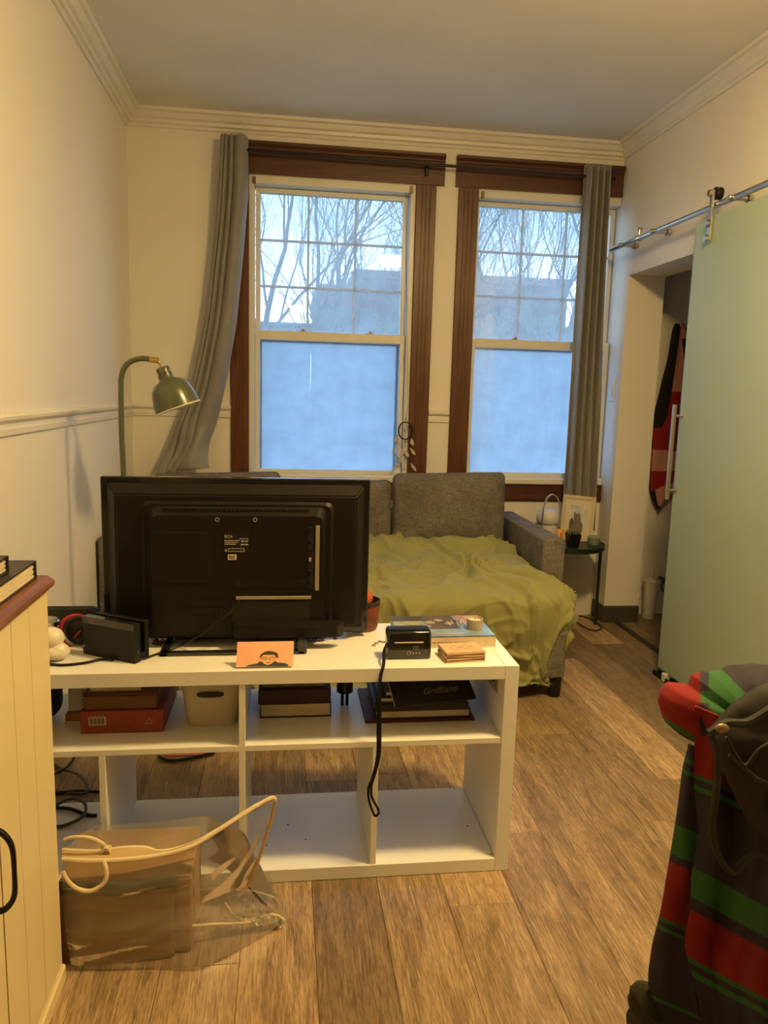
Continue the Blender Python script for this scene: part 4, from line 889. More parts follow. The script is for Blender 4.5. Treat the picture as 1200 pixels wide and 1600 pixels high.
# earrings / little hardware
bm = nb(); 
for u, v in ((588, 1005), (594, 1002), (600, 1003), (584, 1008)):
    p = WZ(u, v, H + .003); tube(bm, [p + Vector((.005 * cos(a * pi / 5), .004 * sin(a * pi / 5), 0)) for a in range(10)], .0013, 5, closed=True)
obj('earring', bm, mat('dull_silver', (.30, .26, .2), .4, .8), smooth=True, label='tiny tangled silver earring on the shelf top left of the camera', cat='earring')
# clay pot with pumpkin
cp_ = thing('clay_cup', (.24, 2.22, H), 'terracotta red cup with a dark rim beside the television', 'cup'); cx_, cy_ = .238, 2.228
obj('cup', lathe(nb(), [(0, 0), (.046, 0), (.050, .010), (.055, .085), (.051, .085), (.047, .012), (0, .012)], (cx_, cy_, H), seg=36), mat('terracotta_red', (.22, .055, .03), .45, col2=(.12, .03, .02), ns=25), cp_, True)
obj('rim', lathe(nb(), [(.051, .078), (.0565, .080), (.0565, .090), (.052, .091), (.051, .078)], (cx_, cy_, H), seg=36), mat('dark_rim', (.06, .05, .045), .25, .6), cp_, True)
pu = thing('orange_gourd', (cx_ - .008, cy_, H + .07), 'matt orange gourd sitting in the terracotta cup', 'gourd'); bm = nb()
for k in range(8):
    a = k * pi / 4; ball(bm, (cx_ - .008 + .016 * cos(a), cy_ + .016 * sin(a), H + .096), .026, (1, 1, 1.15), 14)
obj('flesh', bm, mat('gourd_orange', (.42, .10, .02), .55), pu, True, 180); obj('stem', tube(nb(), [(cx_ - .02, cy_, H + .12), (cx_ - .018, cy_, H + .132), (cx_ - .010, cy_, H + .140)], [.007, .005, .004], 8), mat('gourd_stem', (.18, .08, .02), .7), pu, True)
rr = random.Random(9); dg = nb()
for i in range(40):
    p = Vector((.095 + rr.gauss(0, .02), 2.13 + rr.uniform(-.01, .02), H + .004)); d = Vector((rr.uniform(-1, 1), rr.uniform(-1, 1), rr.uniform(0, 1.4))).normalized() * rr.uniform(.008, .016)
    tube(dg, [p, p + d * .6, p + d], [.0022, .003, .001], 5)
obj('dried_flowers', dg, mat('dried_brown', (.10, .035, .02), .8), label='little bunch of dried brown flowers under the television', cat='flowers')
dg = nb()
for i in range(22):
    p = Vector((-.345 + rr.gauss(0, .010), 2.10 + rr.uniform(-.01, .02), H + .004)); d = Vector((rr.uniform(-1, 1), rr.uniform(-1, 1), rr.uniform(0, 1.2))).normalized() * rr.uniform(.008, .02); tube(dg, [p, p + d], [.0025, .001], 5)
obj('dried_sprig', dg, mat('dried_brown', (.10, .035, .02), .8), label='tiny dark dried sprig behind the right end of the dock', cat='flowers')

# ------------------------------------------------------------------ inside the upper row of the shelf unit
Z = ZM1
rbx = thing('red_box', (-.42, 2.06, Z), 'dark red checked cardboard box with a barcode on the middle shelf', 'box')
redc = mat('red_check_box', (.30, .055, .030), .6, col2=(.25, .04, .025), ns=90)
obj('carton', B(-.528, -.314, 1.985, 2.235, Z, Z + .063, bev=.0015), redc, rbx)
lbx = obj('barcode_label', B(-.507, -.462, 1.9835, 1.9855, Z + .024, Z + .048), mat('label_cream', (.55, .45, .32), .7), rbx)
for i in range(11): obj('bar', B(-.502 + i * .0034, -.502 + i * .0034 + (.0010 if i % 3 else .0020), 1.9828, 1.9836, Z + .028, Z + .044), black, lbx)
for k in range(6):
    a = k * pi / 3 + .3; obj('star_mark', tube(nb(), [(-.352 + .004 * cos(a), 1.9845, Z + .030 + .004 * sin(a)), (-.352 + .010 * cos(a), 1.9845, Z + .030 + .010 * sin(a + .2))], .0009, 4), mat('label_cream', (.55, .45, .32), .7), rbx)
wb = thing('wooden_box', (-.42, 2.09, Z + .064), 'flat brown wooden box lying on the red box', 'box')
obj('body', B(-.518, -.332, 1.990, 2.18, Z + .064, Z + .104, bev=.003), mat('dark_wood_box', (.15, .060, .022), .5, ns=10, nstretch=(.3, 1, 2)), wb); obj('lid', B(-.520, -.326, 1.987, 2.183, Z + .104, Z + .112, bev=.002), mat('dark_wood_lid', (.10, .028, .018), .4), wb)
pa = obj('paper_stack', B(-.505, -.375, 2.0, 2.15, Z + .1125, Z + .121, mtx=None), paper, label='thin pale stack of papers on the wooden box', cat='papers')
sg = thing('white_sign', (-.55, 2.10, Z), 'small white sign with black capitals behind the red box', 'sign')
SM = T(-.585, 2.085, Z + .022) @ RZ(10) @ Matrix.Rotation(radians(-14), 4, 'X')
obj('panel', B(0, .055, 0, .004, 0, .085, mtx=SM), mat('sign_white', (.55, .55, .55), .6), sg)
text('sign_print', 'VINCI', .017, SM @ T(.046, -.001, .012) @ FACE @ Matrix.Rotation(pi / 2, 4, 'Z'), black, sg)
obj('orange_block', B(-.590, -.535, 2.07, 2.13, Z, Z + .021, bev=.002), mat('orange_wood', (.40, .16, .04), .6), label='low orange wooden block under the white sign', cat='block')
bg_ = thing('black_bag', (-.66, 2.08, Z), 'small soft black bag in the leftmost upper compartment', 'bag')
obj('body', blob(rounded(-.745, -.605, Z, Z + .125, .045), 2.10, .07, 12, 64, .02, 14), mat('black_nylon', (.008, .008, .009), .6, bump=.3), bg_, True, 180)
obj('strap', tube(nb(), smoothpts([(-.70, 2.03, Z + .11), (-.66, 2.02, Z + .135), (-.61, 2.03, Z + .150), (-.575, 2.05, Z + .145), (-.56, 2.07, Z + .15)]), .005, 6), mat('black_nylon', (.008, .008, .009), .6), bg_, True)
# white plastic bin
bn = thing('plastic_bin', (-.19, 2.08, Z), 'white plastic storage bin with an oval hand hole on the middle shelf', 'bin')
bm = nb(); na = 48
def supr(r, a): c_, s_ = cos(a), sin(a); return (math.copysign(abs(c_) ** .42, c_) * r[0], math.copysign(abs(s_) ** .42, s_) * r[1])
prof = [((.066, .072), 0.0), ((.070, .076), .010), ((.083, .088), .120), ((.085, .090), .123), ((.081, .086), .123), ((.068, .074), .012)]
rings = []
for r, h in prof: rings.append([bm.verts.new((-.192 + supr(r, 2 * pi * k / na)[0], 2.085 + supr(r, 2 * pi * k / na)[1], Z + h)) for k in range(na)])
for a, b in zip(rings, rings[1:]):
    for k in range(na): bm.faces.new((a[k], a[(k + 1) % na], b[(k + 1) % na], b[k]))
bm.faces.new(rings[0]); bm.faces.new(rings[-1]); binm = mat('bin_plastic', (.62, .57, .46), .4); obj('tub', bm, binm, bn, True)
hs = nb(); prism(hs, [(-.192 + .037 * math.copysign(abs(cos(a)) ** .6, cos(a)), Z + .098 + .0095 * math.copysign(abs(sin(a)) ** .8, sin(a))) for a in [j * pi / 12 for j in range(24)]], 1.9965, 1.9985); obj('hand_hole', hs, mat('hole_dark', (.03, .03, .035), .7), bn)
obj('hand_hole_rim', tube(nb(), [(-.192 + .038 * math.copysign(abs(cos(a)) ** .6, cos(a)), 1.9968, Z + .098 + .0105 * math.copysign(abs(sin(a)) ** .8, sin(a))) for a in [j * pi / 12 for j in range(24)]], .0014, 6, closed=True), binm, bn, True)
pw = nb(); grid(pw, lambda u, v: Vector((-.26 + .14 * u, 2.02 + .12 * v, Z + .115 + .03 * noise.noise(Vector((u * 3, v * 3, 1))) + .012)), 16, 14); obj('crumpled_wrapping', pw, mat('wrapping', (.45, .45, .46), .4), smooth=True, ang=180, solid=.001, label='crumpled grey plastic wrapping inside the white bin', cat='wrapping')
# books, middle compartment
def book(x0, x1, y0, y1, z0, z1, cov, label, a=0., group='books on the middle shelf', spine='front_right', t=.003):
    b = thing('book', ((x0 + x1) / 2, (y0 + y1) / 2, z0), label, 'book', group); cx, cy = (x0 + x1) / 2, (y0 + y1) / 2; m_ = T(cx, cy, 0) @ RZ(a) @ T(-cx, -cy, 0)
    obj('pages', B(x0 + .004, x1 - .002, y0 + .004, y1 - .004, z0 + t, z1 - t, mtx=m_), paper, b)
    bm = B(x0, x1, y0, y1, z0, z0 + t, mtx=m_); box(bm, x0, x1, y0, y1, z1 - t, z1, mtx=m_); box(bm, x0, x0 + t, y0, y1, z0 + t, z1 - t, mtx=m_) if spine == 'left' else box(bm, x1 - t, x1, y0, y1, z0 + t, z1 - t, mtx=m_)
    obj('cover', bm, cov, b); return b
pur = mat('purple_cloth', (.045, .018, .035), .7); blkc = mat('black_cover', (.010, .009, .009), .45); mar = mat('maroon_cover', (.09, .018, .022), .55)
book(-.062, .139, 2.055, 2.24, Z, Z + .042, blkc, 'thick dark book at the bottom of the stack in the middle compartment', 0)
b2 = book(-.066, .137, 2.055, 2.235, Z + .0425, Z + .083, pur, 'dark purple book on top of the thick book in the middle compartment', .5, spine='left')
obj('spine', B(-.0665, .1375, 2.052, 2.056, Z + .0425, Z + .083, bev=.001), pur, b2)
book(-.058, .125, 2.07, 2.23, Z + .0835, Z + .094, mat('grey_cover', (.12, .11, .10), .6), 'thin pale book lying topmost in the middle compartment', 0)
cl_ = thing('black_clamp', (.184, 2.15, Z), 'small black clamp fitting standing between the two book stacks', 'clamp')
bm = nb(); cyl(bm, (.184, 2.14, Z + .040), (.184, 2.14, Z + .085), .024, 20); box(bm, .160, .208, 2.12, 2.16, Z + .085, Z + .10, bev=.003); obj('body', bm, blackg, cl_, True)
obj('prong', B(.173, .181, 2.13, 2.15, Z, Z + .042), black, cl_); obj('prong', B(.187, .195, 2.13, 2.15, Z, Z + .042), black, cl_)
book(.232, .545, 2.0, 2.24, Z, Z + .008, mar, 'large thin maroon book at the bottom of the right stack', 0, t=.0032)
book(.262, .533, 2.006, 2.24, Z + .0085, Z + .034, blkc, 'dark art book lying on the maroon book in the right stack', .3)
b3 = book(.256, .525, 2.006, 2.24, Z + .0345, Z + .056, blkc, 'dark art book third from below in the right stack', -.5)
obj('spine', B(.257, .526, 2.003, 2.007, Z + .0345, Z + .054), blkc, b3)
book(.268, .520, 2.006, 2.24, Z + .0565, Z + .073, blkc, 'dark art book fourth from below in the right stack', 0)
book(.285, .510, 2.01, 2.24, Z + .0735, Z + .090, mat('umber_cover', (.035, .02, .015), .6), 'dark brown book fifth from below in the right stack', .6)
lb2 = thing('slim_black_book', (.44, 2.0, Z + .09), 'slim black book with white script resting tilted on the right stack', 'book')
LM = T(.308, 1.957, Z + .062) @ RZ(7) @ Matrix.Rotation(radians(-2.0), 4, 'Y') @ Matrix.Rotation(radians(30), 4, 'X')
pg = nb(); box(pg, 0, .235, 0, .12, 0, .007, mtx=LM); obj('cover', pg, blkc, lb2); obj('pages', B(-.0012, .0005, .002, .118, .002, .0055, mtx=LM), paper, lb2)
text('script_print', 'Griffiano', .03, LM @ T(.085, .030, .0074) @ Matrix.Rotation(0, 4, 'Z'), mat('script_silver', (.22, .21, .20), .5), lb2, shear=.5)

# ------------------------------------------------------------------ cables and things on the floor
rr = random.Random(5)
def cable(pts, r, m, label, nm='floor_cable'): obj(nm, tube(nb(), smoothpts(pts, 6), r, 8), m, smooth=True, label=label, cat='cable')
grc = mat('grey_cable', (.10, .09, .08), .5)
cable([WZ(80, 1190, .006), WZ(95, 1200, .012), WZ(125, 1212, .03), WZ(137, 1235, .02), WZ(120, 1240, .008), WZ(80, 1235, .006)], .005, grc, 'grey looped cable on the floor behind the cream cabinet, highest loop')
cable([WZ(78, 1240, .006), WZ(120, 1236, .010), WZ(160, 1237, .006), WZ(200, 1232, .006)], .005, black, 'black cable stretched straight on the floor behind the leftmost divider')
zz = th + .006
cable([WZ(80, 1262, zz), WZ(110, 1248, zz + .012), WZ(132, 1255, zz + .02), WZ(130, 1275, zz + .01), WZ(100, 1290, zz), WZ(75, 1292, zz)], .005, grc, 'grey looped cable lying on the bottom board, leftmost compartment')
cable([WZ(85, 1262, zz), WZ(110, 1264, zz + .004), WZ(135, 1273, zz), WZ(151, 1274, zz)], .0055, black, 'thick black cable lying on the bottom board, leftmost compartment')
cable([WZ(80, 1212, .006), WZ(100, 1202, .02), WZ(112, 1190, .006), WZ(118, 1175, .006)], .004, black, 'thin black cable at the left wall behind the shelf unit')
pk_ = thing('pink_mat', (-.33, 2.65, 0), 'pink rug corner with dark edge on the floor behind the shelf', 'mat'); ctr = WZ(295, 1172, 0)
obj('cloth', B(ctr.x - .075, ctr.x + .09, ctr.y - .05, ctr.y + .20, .001, .008, bev=.002), mat('pink_cloth', (.42, .14, .12), .8), pk_)
cable([WZ(248, 1182, .012), WZ(262, 1188, .012), WZ(285, 1187, .012), WZ(310, 1182, .012), WZ(335, 1176, .012)], .006, black, 'black cable bundle curving over the pink mat', 'cable_bundle')
cable([WZ(905, 962, .005), WZ(920, 966, .005), WZ(940, 980, .005), WZ(925, 985, .004), WZ(900, 972, .004)], .004, black, 'thin dark cable on the floor under the side table')

# ------------------------------------------------------------------ cream cabinet, left
XC, YC, ZT = -.475, 1.590, .900
cb = thing('cream_cabinet', (-.65, 1.0, 0), 'tall cream beadboard cabinet with a brown wooden top at the left edge', 'cabinet')
obj('carcass', B(XL + .002, XC - .018, .35, YC - .002, 0, ZT, bev=.001), beadm, cb)
def door_panel(y0, y1):
    bm = nb(); pts = []; n_ = int(round((y1 - y0) / .086)); prof = [(XC - .016, y0), (XC, y0)]
    for i in range(1, n_):
        yy = y0 + (y1 - y0) * i / n_; prof += [(XC, yy - .0016), (XC - .003, yy), (XC, yy + .0016)]
    prof += [(XC, y1), (XC - .016, y1)]
    a = [bm.verts.new((x, y, .055)) for x, y in prof]; b = [bm.verts.new((x, y, ZT - .003)) for x, y in prof]
    for i in range(len(prof)): bm.faces.new((a[i], a[(i + 1) % len(prof)], b[(i + 1) % len(prof)], b[i]))
    bm.faces.new(a[::-1]); bm.faces.new(b); return bm
d_ = obj('door', door_panel(1.268, YC - .030), beadm, cb)
d2_ = obj('door', door_panel(.90, 1.262), beadm, cb)
obj('corner_post', B(XC - .018, XC - .004, YC - .028, YC, 0, ZT - .002, bev=.002), beadm, cb)
obj('plinth', B(XC - .018, XC + .004, .35, YC, 0, .040, bev=.004), beadm, cb)
tp = nb(); sweep(tp, [(0, .0), (.004, .0), (.008, .004), (.010, .010), (.008, .015), (.002, .019), (-.004, .024), (-.33, .024), (-.33, 0)], (XC + .004, .33, ZT), (XC + .004, YC - .006, ZT), (1, 0, 0), (0, 0, 1)); obj('top_board', tp, oakm, cb)
hm = mat('wrought_iron', (.012, .011, .012), .4, .5)
def pull(y, zc, par):
    h_ = obj('handle', tube(nb(), smoothpts([(XC + .001, y, zc + .075), (XC + .016, y, zc + .07), (XC + .030, y, zc + .045), (XC + .032, y, zc), (XC + .030, y, zc - .045), (XC + .016, y, zc - .068), (XC + .001, y, zc - .073)], 6), [.004 + .0022 * (abs(i - 18) / 18) for i in range(37)], 10), hm, par, True)
    for s_ in (1, -1): obj('handle_plate', ball(nb(), (XC + .001, y, zc + s_ * .078), .011, (.3, .9, 1.5), 12), hm, h_, True)
pull(1.235, .50, d2_); pull(1.295, .50, d_) if False else None
pull(1.18, .47, d2_) if False else None
bkm = mat('faux_leather', (.020, .016, .014), .38, ns=20, bump=.3, bs=200)
for i, (y0, y1, x1, z0, z1, lab) in enumerate(((1.26, 1.552, -.487, ZT + .0245, ZT + .061, 'thick black-covered photo album lying directly on the cabinet top'), (1.18, 1.455, -.505, ZT + .0615, ZT + .092, 'black-covered photo album topmost on the cabinet'))):
    a_b = thing('photo_album', (-.62, 1.4, z0), lab, 'book'); 
    obj('cover', B(x1 - .27, x1, y0, y1, z0, z0 + .003), bkm, a_b); obj('cover', B(x1 - .27, x1, y0, y1, z1 - .003, z1), bkm, a_b)
    sp_ = nb(); prism(sp_, [(x1 - .27, z0), (x1, z0), (x1, z1), (x1 - .27, z1)], y1 - .004, y1 + .004); obj('spine', sp_, bkm, a_b)
    for k in range(6): zz0 = z0 + .004 + k * (z1 - z0 - .008) / 6; obj('page_block', B(x1 - .26, x1 - .003 - .002 * (k % 2), y0 + .005, y1 - .004, zz0, zz0 + (z1 - z0 - .008) / 6 - .0006), paper, a_b)

# ------------------------------------------------------------------ vinyl bag with carton
ct = thing('cardboard_carton', (-.36, 1.74, 0), 'brown cardboard carton inside the clear bag on the floor', 'box')
obj('carton', B(-.500, -.205, 1.645, 1.850, .003, .192, bev=.003), cardm, ct)
obj('flap', B(-.498, -.207, 1.750, 1.852, .1925, .1955), cardm, ct); obj('flap', B(-.498, -.207, 1.646, 1.7485, .1925, .1955), cardm, ct)
for z in (.06, .11, .16): obj('print_mark', B(-.2051, -.2043, 1.69, 1.70, z, z + .022), black, ct)
bp_ = thing('paper_bag', (-.34, 1.64, 0), 'folded brown paper bag in front of the carton inside the clear bag', 'paper bag')
obj('sheet', grid(nb(), lambda u, v: Vector((-.492 + .25 * u, 1.634 - .012 * sin(pi * u) + .004 * noise.noise(Vector((u * 5, v * 5, 3))), .004 + .178 * v)), 20, 20), mat('kraft_paper', (.23, .125, .045), .75, col2=(.19, .10, .035), ns=5), bp_, True, 180, solid=.002)
obj('folded_edge', grid(nb(), lambda u, v: Vector((-.495 + .262 * u, 1.632 - .014 * sin(pi * u), .178 + .030 * v + .004 * sin(u * 9))), 20, 4), mat('dark_green_band', (.055, .06, .03), .6), bp_, True, 180, solid=.002)
film = bpy.data.materials.new('clear_vinyl'); film.use_nodes = True; n = film.node_tree.nodes; l = film.node_tree.links; n.remove(n['Principled BSDF'])
tr = n.new('ShaderNodeBsdfTransparent'); tr.inputs[0].default_value = (.96, .95, .92, 1); gs = n.new('ShaderNodeBsdfGlossy'); gs.inputs['Roughness'].default_value = .22; df = n.new('ShaderNodeBsdfDiffuse'); df.inputs[0].default_value = (.75, .72, .66, 1)
fz = n.new('ShaderNodeFresnel'); fz.inputs[0].default_value = 1.35; a1_ = n.new('ShaderNodeMixShader'); b1_ = n.new('ShaderNodeMixShader')
tcn = n.new('ShaderNodeTexCoord'); nzn = n.new('ShaderNodeTexNoise'); nzn.inputs['Scale'].default_value = 7; nzn.inputs['Detail'].default_value = 1.5; nzn.inputs['Distortion'].default_value = 1.5; l.new(tcn.outputs['Object'], nzn.inputs['Vector'])
bmpn = n.new('ShaderNodeBump'); bmpn.inputs['Strength'].default_value = .12; bmpn.inputs['Distance'].default_value = .004; l.new(nzn.outputs[0], bmpn.inputs['Height']); l.new(bmpn.outputs[0], gs.inputs['Normal']); l.new(bmpn.outputs[0], fz.inputs['Normal'])
a1_.inputs[0].default_value = .17; l.new(tr.outputs[0], a1_.inputs[1]); l.new(df.outputs[0], a1_.inputs[2]); l.new(fz.outputs[0], b1_.inputs[0]); l.new(a1_.outputs[0], b1_.inputs[1]); l.new(gs.outputs[0], b1_.inputs[2]); l.new(b1_.outputs[0], n['Material Output'].inputs[0])
vb_ = thing('clear_bag', (-.25, 1.7, 0), 'clear vinyl tote bag with cream piping slumped in front of the shelf unit', 'bag')
hemf = [W(97, 1343, 1.625), W(150, 1345, 1.620), W(205, 1342, 1.622), W(250, 1336, 1.63), W(300, 1322, 1.645), W(350, 1292, 1.67), W(400, 1260, 1.70), W(424, 1247, 1.715), W(430, 1250, 1.72)]
hemb = [W(97, 1328, 1.655), W(150, 1330, 1.655), W(190, 1325, 1.66), W(225, 1324, 1.665), W(252, 1330, 1.68), W(300, 1318, 1.70), W(350, 1290, 1.72), W(400, 1258, 1.735), W(430, 1248, 1.725)]
botf = [WZ(112, 1511, .004), WZ(150, 1512, .004), WZ(205, 1512, .004), WZ(250, 1512, .004), WZ(302, 1515, .004), WZ(340, 1500, .004), WZ(378, 1480, .004), WZ(420, 1456, .004), WZ(443, 1442, .010)]
cornr = [W(430, 1252, 1.722), W(424, 1280, 1.72), W(412, 1320, 1.715), W(398, 1360, 1.71), W(385, 1388, 1.71), W(372, 1400, 1.71)]
def film_s(A, Bm, puff, seed):
    A2, B2 = smoothpts(A, 6), smoothpts(Bm, 6); na_ = len(A2) - 1
    def f(u, v):
        i = min(int(u * na_), na_ - 1); t_ = u * na_ - i; a = A2[i].lerp(A2[i + 1], t_); b = B2[i].lerp(B2[i + 1], t_); p = a.lerp(b, v)
        w = sin(pi * v); p.y += -puff * w + .006 * w * noise.noise(Vector((u * 9 + v * 4, v * 5, seed))) + .0012 * w * noise.noise(Vector((u * 25 - v * 12, v * 9, seed + 3))); p.x += .004 * w * noise.noise(Vector((u * 14, v * 14, seed + 9)))
        p.z = max(p.z, .003); return p
    return f
# lower part of the front sheet follows the corner seam
midf = [W(100, 1420, 1.618), W(150, 1425, 1.615), W(205, 1425, 1.615), W(250, 1422, 1.62), W(300, 1415, 1.63), W(330, 1405, 1.66), W(355, 1395, 1.685), W(375, 1388, 1.70), W(386, 1386, 1.71)]
obj('front_sheet', grid(nb(), film_s(hemf, midf, .004, 1), 60, 16), film, vb_, True, 180)
obj('front_lower_sheet', grid(nb(), film_s(midf, botf, .006, 2), 60, 20), film, vb_, True, 180)
bkb = [Vector((-.47, 1.862, .004)), Vector((-.40, 1.864, .004)), Vector((-.33, 1.866, .004)), Vector((-.27, 1.866, .004)), Vector((-.18, 1.866, .004)), Vector((-.10, 1.862, .004)), Vector((-.04, 1.84, .004)), Vector((0.0, 1.80, .006)), WZ(443, 1440, .012)]
bkt = [Vector((-.47, 1.860, .205)), Vector((-.40, 1.862, .205)), Vector((-.33, 1.862, .205)), Vector((-.27, 1.862, .21)), Vector((-.19, 1.855, .22)), W(350, 1290, 1.80), W(380, 1300, 1.79), W(395, 1340, 1.76), W(388, 1384, 1.715)]
obj('back_sheet', grid(nb(), film_s(bkt, bkb, -.004, 5), 50, 14), film, vb_, True, 180)
obj('top_gusset', grid(nb(), film_s(hemb[:6], bkt[:6], 0.0, 7), 40, 8), film, vb_, True, 180)
pipm = mat('cream_piping', (.74, .62, .42), .45)
obj('piping', tube(nb(), smoothpts(hemf, 5), .0052, 8), pipm, vb_, True); obj('piping', tube(nb(), smoothpts(hemb, 5), .0042, 8), pipm, vb_, True)
obj('piping', tube(nb(), smoothpts(cornr, 5), .0042, 8), mat('tan_piping', (.50, .33, .15), .5), vb_, True)
obj('hem_band', grid(nb(), lambda u, v: smoothpts(hemf[:6], 8)[min(int(u * 40), 39)].lerp(smoothpts(hemb[:6], 8)[min(int(u * 40), 39)], v), 36, 2), mat('vinyl_band', (.55, .40, .20), .5), vb_, True, 180)
tip = [WZ(295, 1447, .060), W(330, 1444, 1.68), W(365, 1443, 1.69), W(395, 1440, 1.70), W(415, 1430, 1.715), W(432, 1430, 1.72), WZ(444, 1438, .012)]
tip[0] = W(295, 1447, 1.66)
obj('seam', tube(nb(), smoothpts(tip, 5), .0032, 8), pipm, vb_, True)
obj('seam', tube(nb(), smoothpts([W(352, 1410, 1.70), W(368, 1432, 1.70), W(385, 1438, 1.70), W(400, 1434, 1.705)], 5), .002, 6), pipm, vb_, True)
def crump(u, v):
    a = W(372, 1398, 1.71).lerp(WZ(444, 1438, .012), u); b = W(345, 1442, 1.69).lerp(WZ(440, 1447, .008), u); p = a.lerp(b, v)
    p += Vector((.006 * noise.noise(Vector((u * 11, v * 11, 2))), .016 * noise.noise(Vector((u * 9, v * 9, 5))), .012 * noise.noise(Vector((u * 13, v * 13, 8))))) ; p.z = max(.004, p.z); return p
obj('crumpled_corner', grid(nb(), crump, 26, 20), film, vb_, True, 40)
hdl = [W(100, 1312, 1.64), W(115, 1308, 1.64), W(140, 1309, 1.64), W(160, 1318, 1.645), W(168, 1328, 1.65)]
obj('handle', tube(nb(), smoothpts(hdl, 6), .0042, 8), pipm, vb_, True)
hdl = [W(98, 1362, 1.600), W(106, 1376, 1.598), W(120, 1388, 1.597), W(140, 1392, 1.597), W(158, 1384, 1.598), W(166, 1372, 1.600), W(166, 1358, 1.604), W(162, 1346, 1.612)]
obj('handle', tube(nb(), smoothpts(hdl, 6), .0046, 8), pipm, vb_, True)
bm = nb(); c0 = W(166, 1327, 1.645)
for k in range(5): tube(bm, [c0 + Vector((.010 * cos(k + j * .6), .005 * sin(j), .006 * sin(k * 2 + j * .9))) for j in range(8)], .0022, 6)
obj('knot', bm, pipm, vb_, True)

# ------------------------------------------------------------------ dreamcatcher
dc = thing('dreamcatcher', (.68, YB - .03, .86), 'small round dreamcatcher with pale feathers hanging at the left window casing', 'dreamcatcher'); Yd = YB - .035
p = lambda u, v, d=0: W(u, v, Yd + d)
c = p(633.5, 673); obj('hoop', tube(nb(), [c + Vector((.040 * cos(a * pi / 18), 0, .049 * sin(a * pi / 18))) for a in range(36)], .0040, 8, closed=True), black, dc, True)
wb_ = nb()
for k in range(9):
    a0, a1 = k * 2 * pi / 9, (k + 4) * 2 * pi / 9; tube(wb_, [c + Vector((.039 * cos(a0), 0, .048 * sin(a0))), c + Vector((.039 * cos(a1), 0, .048 * sin(a1)))], .0004, 4)
obj('web', wb_, mat('brown_thread', (.12, .08, .05), .7), dc); obj('bead', ball(nb(), p(632, 673), .0045), black, dc, True)
stg = nb()
for a, b in (((634, 300), (637, 632)), ((637, 632), (634.5, 658)), ((621, 680), (620, 722)), ((634, 687), (631, 735)), ((643, 683), (642, 722))): tube(stg, [p(*a, .02 if a[1] == 300 else 0), p(*b)], .0012, 5)
obj('string', stg, mat('dark_thread', (.05, .045, .04), .7), dc)
fe = mat('pale_feather', (.70, .62, .56), .8, col2=(.55, .46, .42), ns=30)
for i, (u, v, L, a) in enumerate(((620, 682, .035, 95), (643, 685, .04, 80), (618, 700, .03, 110), (641, 700, .045, 55), (628, 702, .035, 100), (634, 704, .035, 70), (630, 712, .035, 95), (620, 726, .035, 120), (642, 724, .05, 55), (628, 738, .03, 100), (632, 738, .03, 75))):
    q = p(u, v); bm = nb(); r9 = random.Random(i); d = Vector((cos(radians(a)), 0, -sin(radians(a))))
    for k in range(16):
        t_ = k / 16; b0 = q + d * L * t_; sw = .011 * sin(pi * (t_ * .85 + .12))
        for s_ in (1, -1): tube(bm, [b0, b0 + d * .008 + Vector((-d.z * 0 + s_ * sw * abs(d.z) + r9.uniform(-.002, .002), r9.uniform(-.003, .003), s_ * sw * d.x * .5))], [.0022, .0008], 4)
    tube(bm, [q, q + d * L], .0006, 4); obj('feather', bm, fe, dc)
for u, v in ((634, 655), (620, 680), (620, 691), (643, 696), (633, 697), (631, 711), (620, 723), (642, 721), (631, 734)): obj('bead', ball(nb(), p(u, v), .0036, seg=8), black, dc, True)

# ------------------------------------------------------------------ clothes over a chair, right foreground
CY = 1.20
ch = thing('clothes_stand', (1.0, 1.27, 0), 'wooden clothes stand hidden under the striped shirt and black bag', 'stand')
chm = mat('chair_wood', (.16, .09, .04), .5)
obj('crossbar', B(.755, 1.30, 1.235, 1.262, .755, .785, bev=.006), chm, ch); obj('post', B(1.08, 1.11, 1.235, 1.265, .03, .756, bev=.004), chm, ch)
obj('foot', B(1.075, 1.115, 1.10, 1.45, 0, .032, bev=.004), chm, ch)
red = mat('red_jersey', (.20, .004, .004), .9, col2=(.17, .003, .003), ns=6, bump=.2, bs=500); navy = mat('navy_jersey', (.020, .017, .034), .85, ns=6, bump=.2, bs=500); grn = mat('green_jersey', (.018, .105, .025), .85, ns=6, bump=.2, bs=500)
JM = [red, navy, grn]
def px(p_):
    d = Vector(p_) - Vector((0, 0, CZ)); zc = d.dot(CF); return 600 + FPX * d.dot(CR) / zc, 800 - FPX * d.dot(CU) / zc
def band_sleeve(u, v):
    s_ = v - (u - 1050) * .45
    for lim, m_i in ((1150, 0), (1175, 1), (1183, 2), (1192, 1), (1200, 2), (1285, 1), (1335, 2), (1346, 1), (1440, 0), (1446, 2), (1455, 1), (1461, 2), (1568, 1), (1574, 2)):
        if s_ < lim: return m_i
    return 1
def band_main(u, v):
    s_ = v - (u - 1080) * (.42 if v < 1300 else .55)
    for lim, m_i in ((1206, 0), (1213, 2), (1222, 1), (1230, 2), (1352, 1), (1400, 2), (1420, 1), (1496, 0), (1505, 2), (1515, 1), (1524, 2), (1640, 1), (1700, 2)):
        if s_ < lim: return m_i
    return 0
jt = thing('striped_shirt', (.85, 1.2, .1), 'red, green and navy striped jersey shirt draped over the chair, right foreground', 'shirt')
sl_l = [(1150, 1078), (1190, 1068), (1260, 1060), (1320, 1051), (1430, 1034), (1490, 1020), (1545, 1013), (1600, 1020), (1660, 1024)]
sl_r = [(1150, 1092), (1220, 1094), (1290, 1104), (1360, 1092), (1420, 1086), (1480, 1080), (1540, 1094), (1600, 1106), (1660, 1110)]
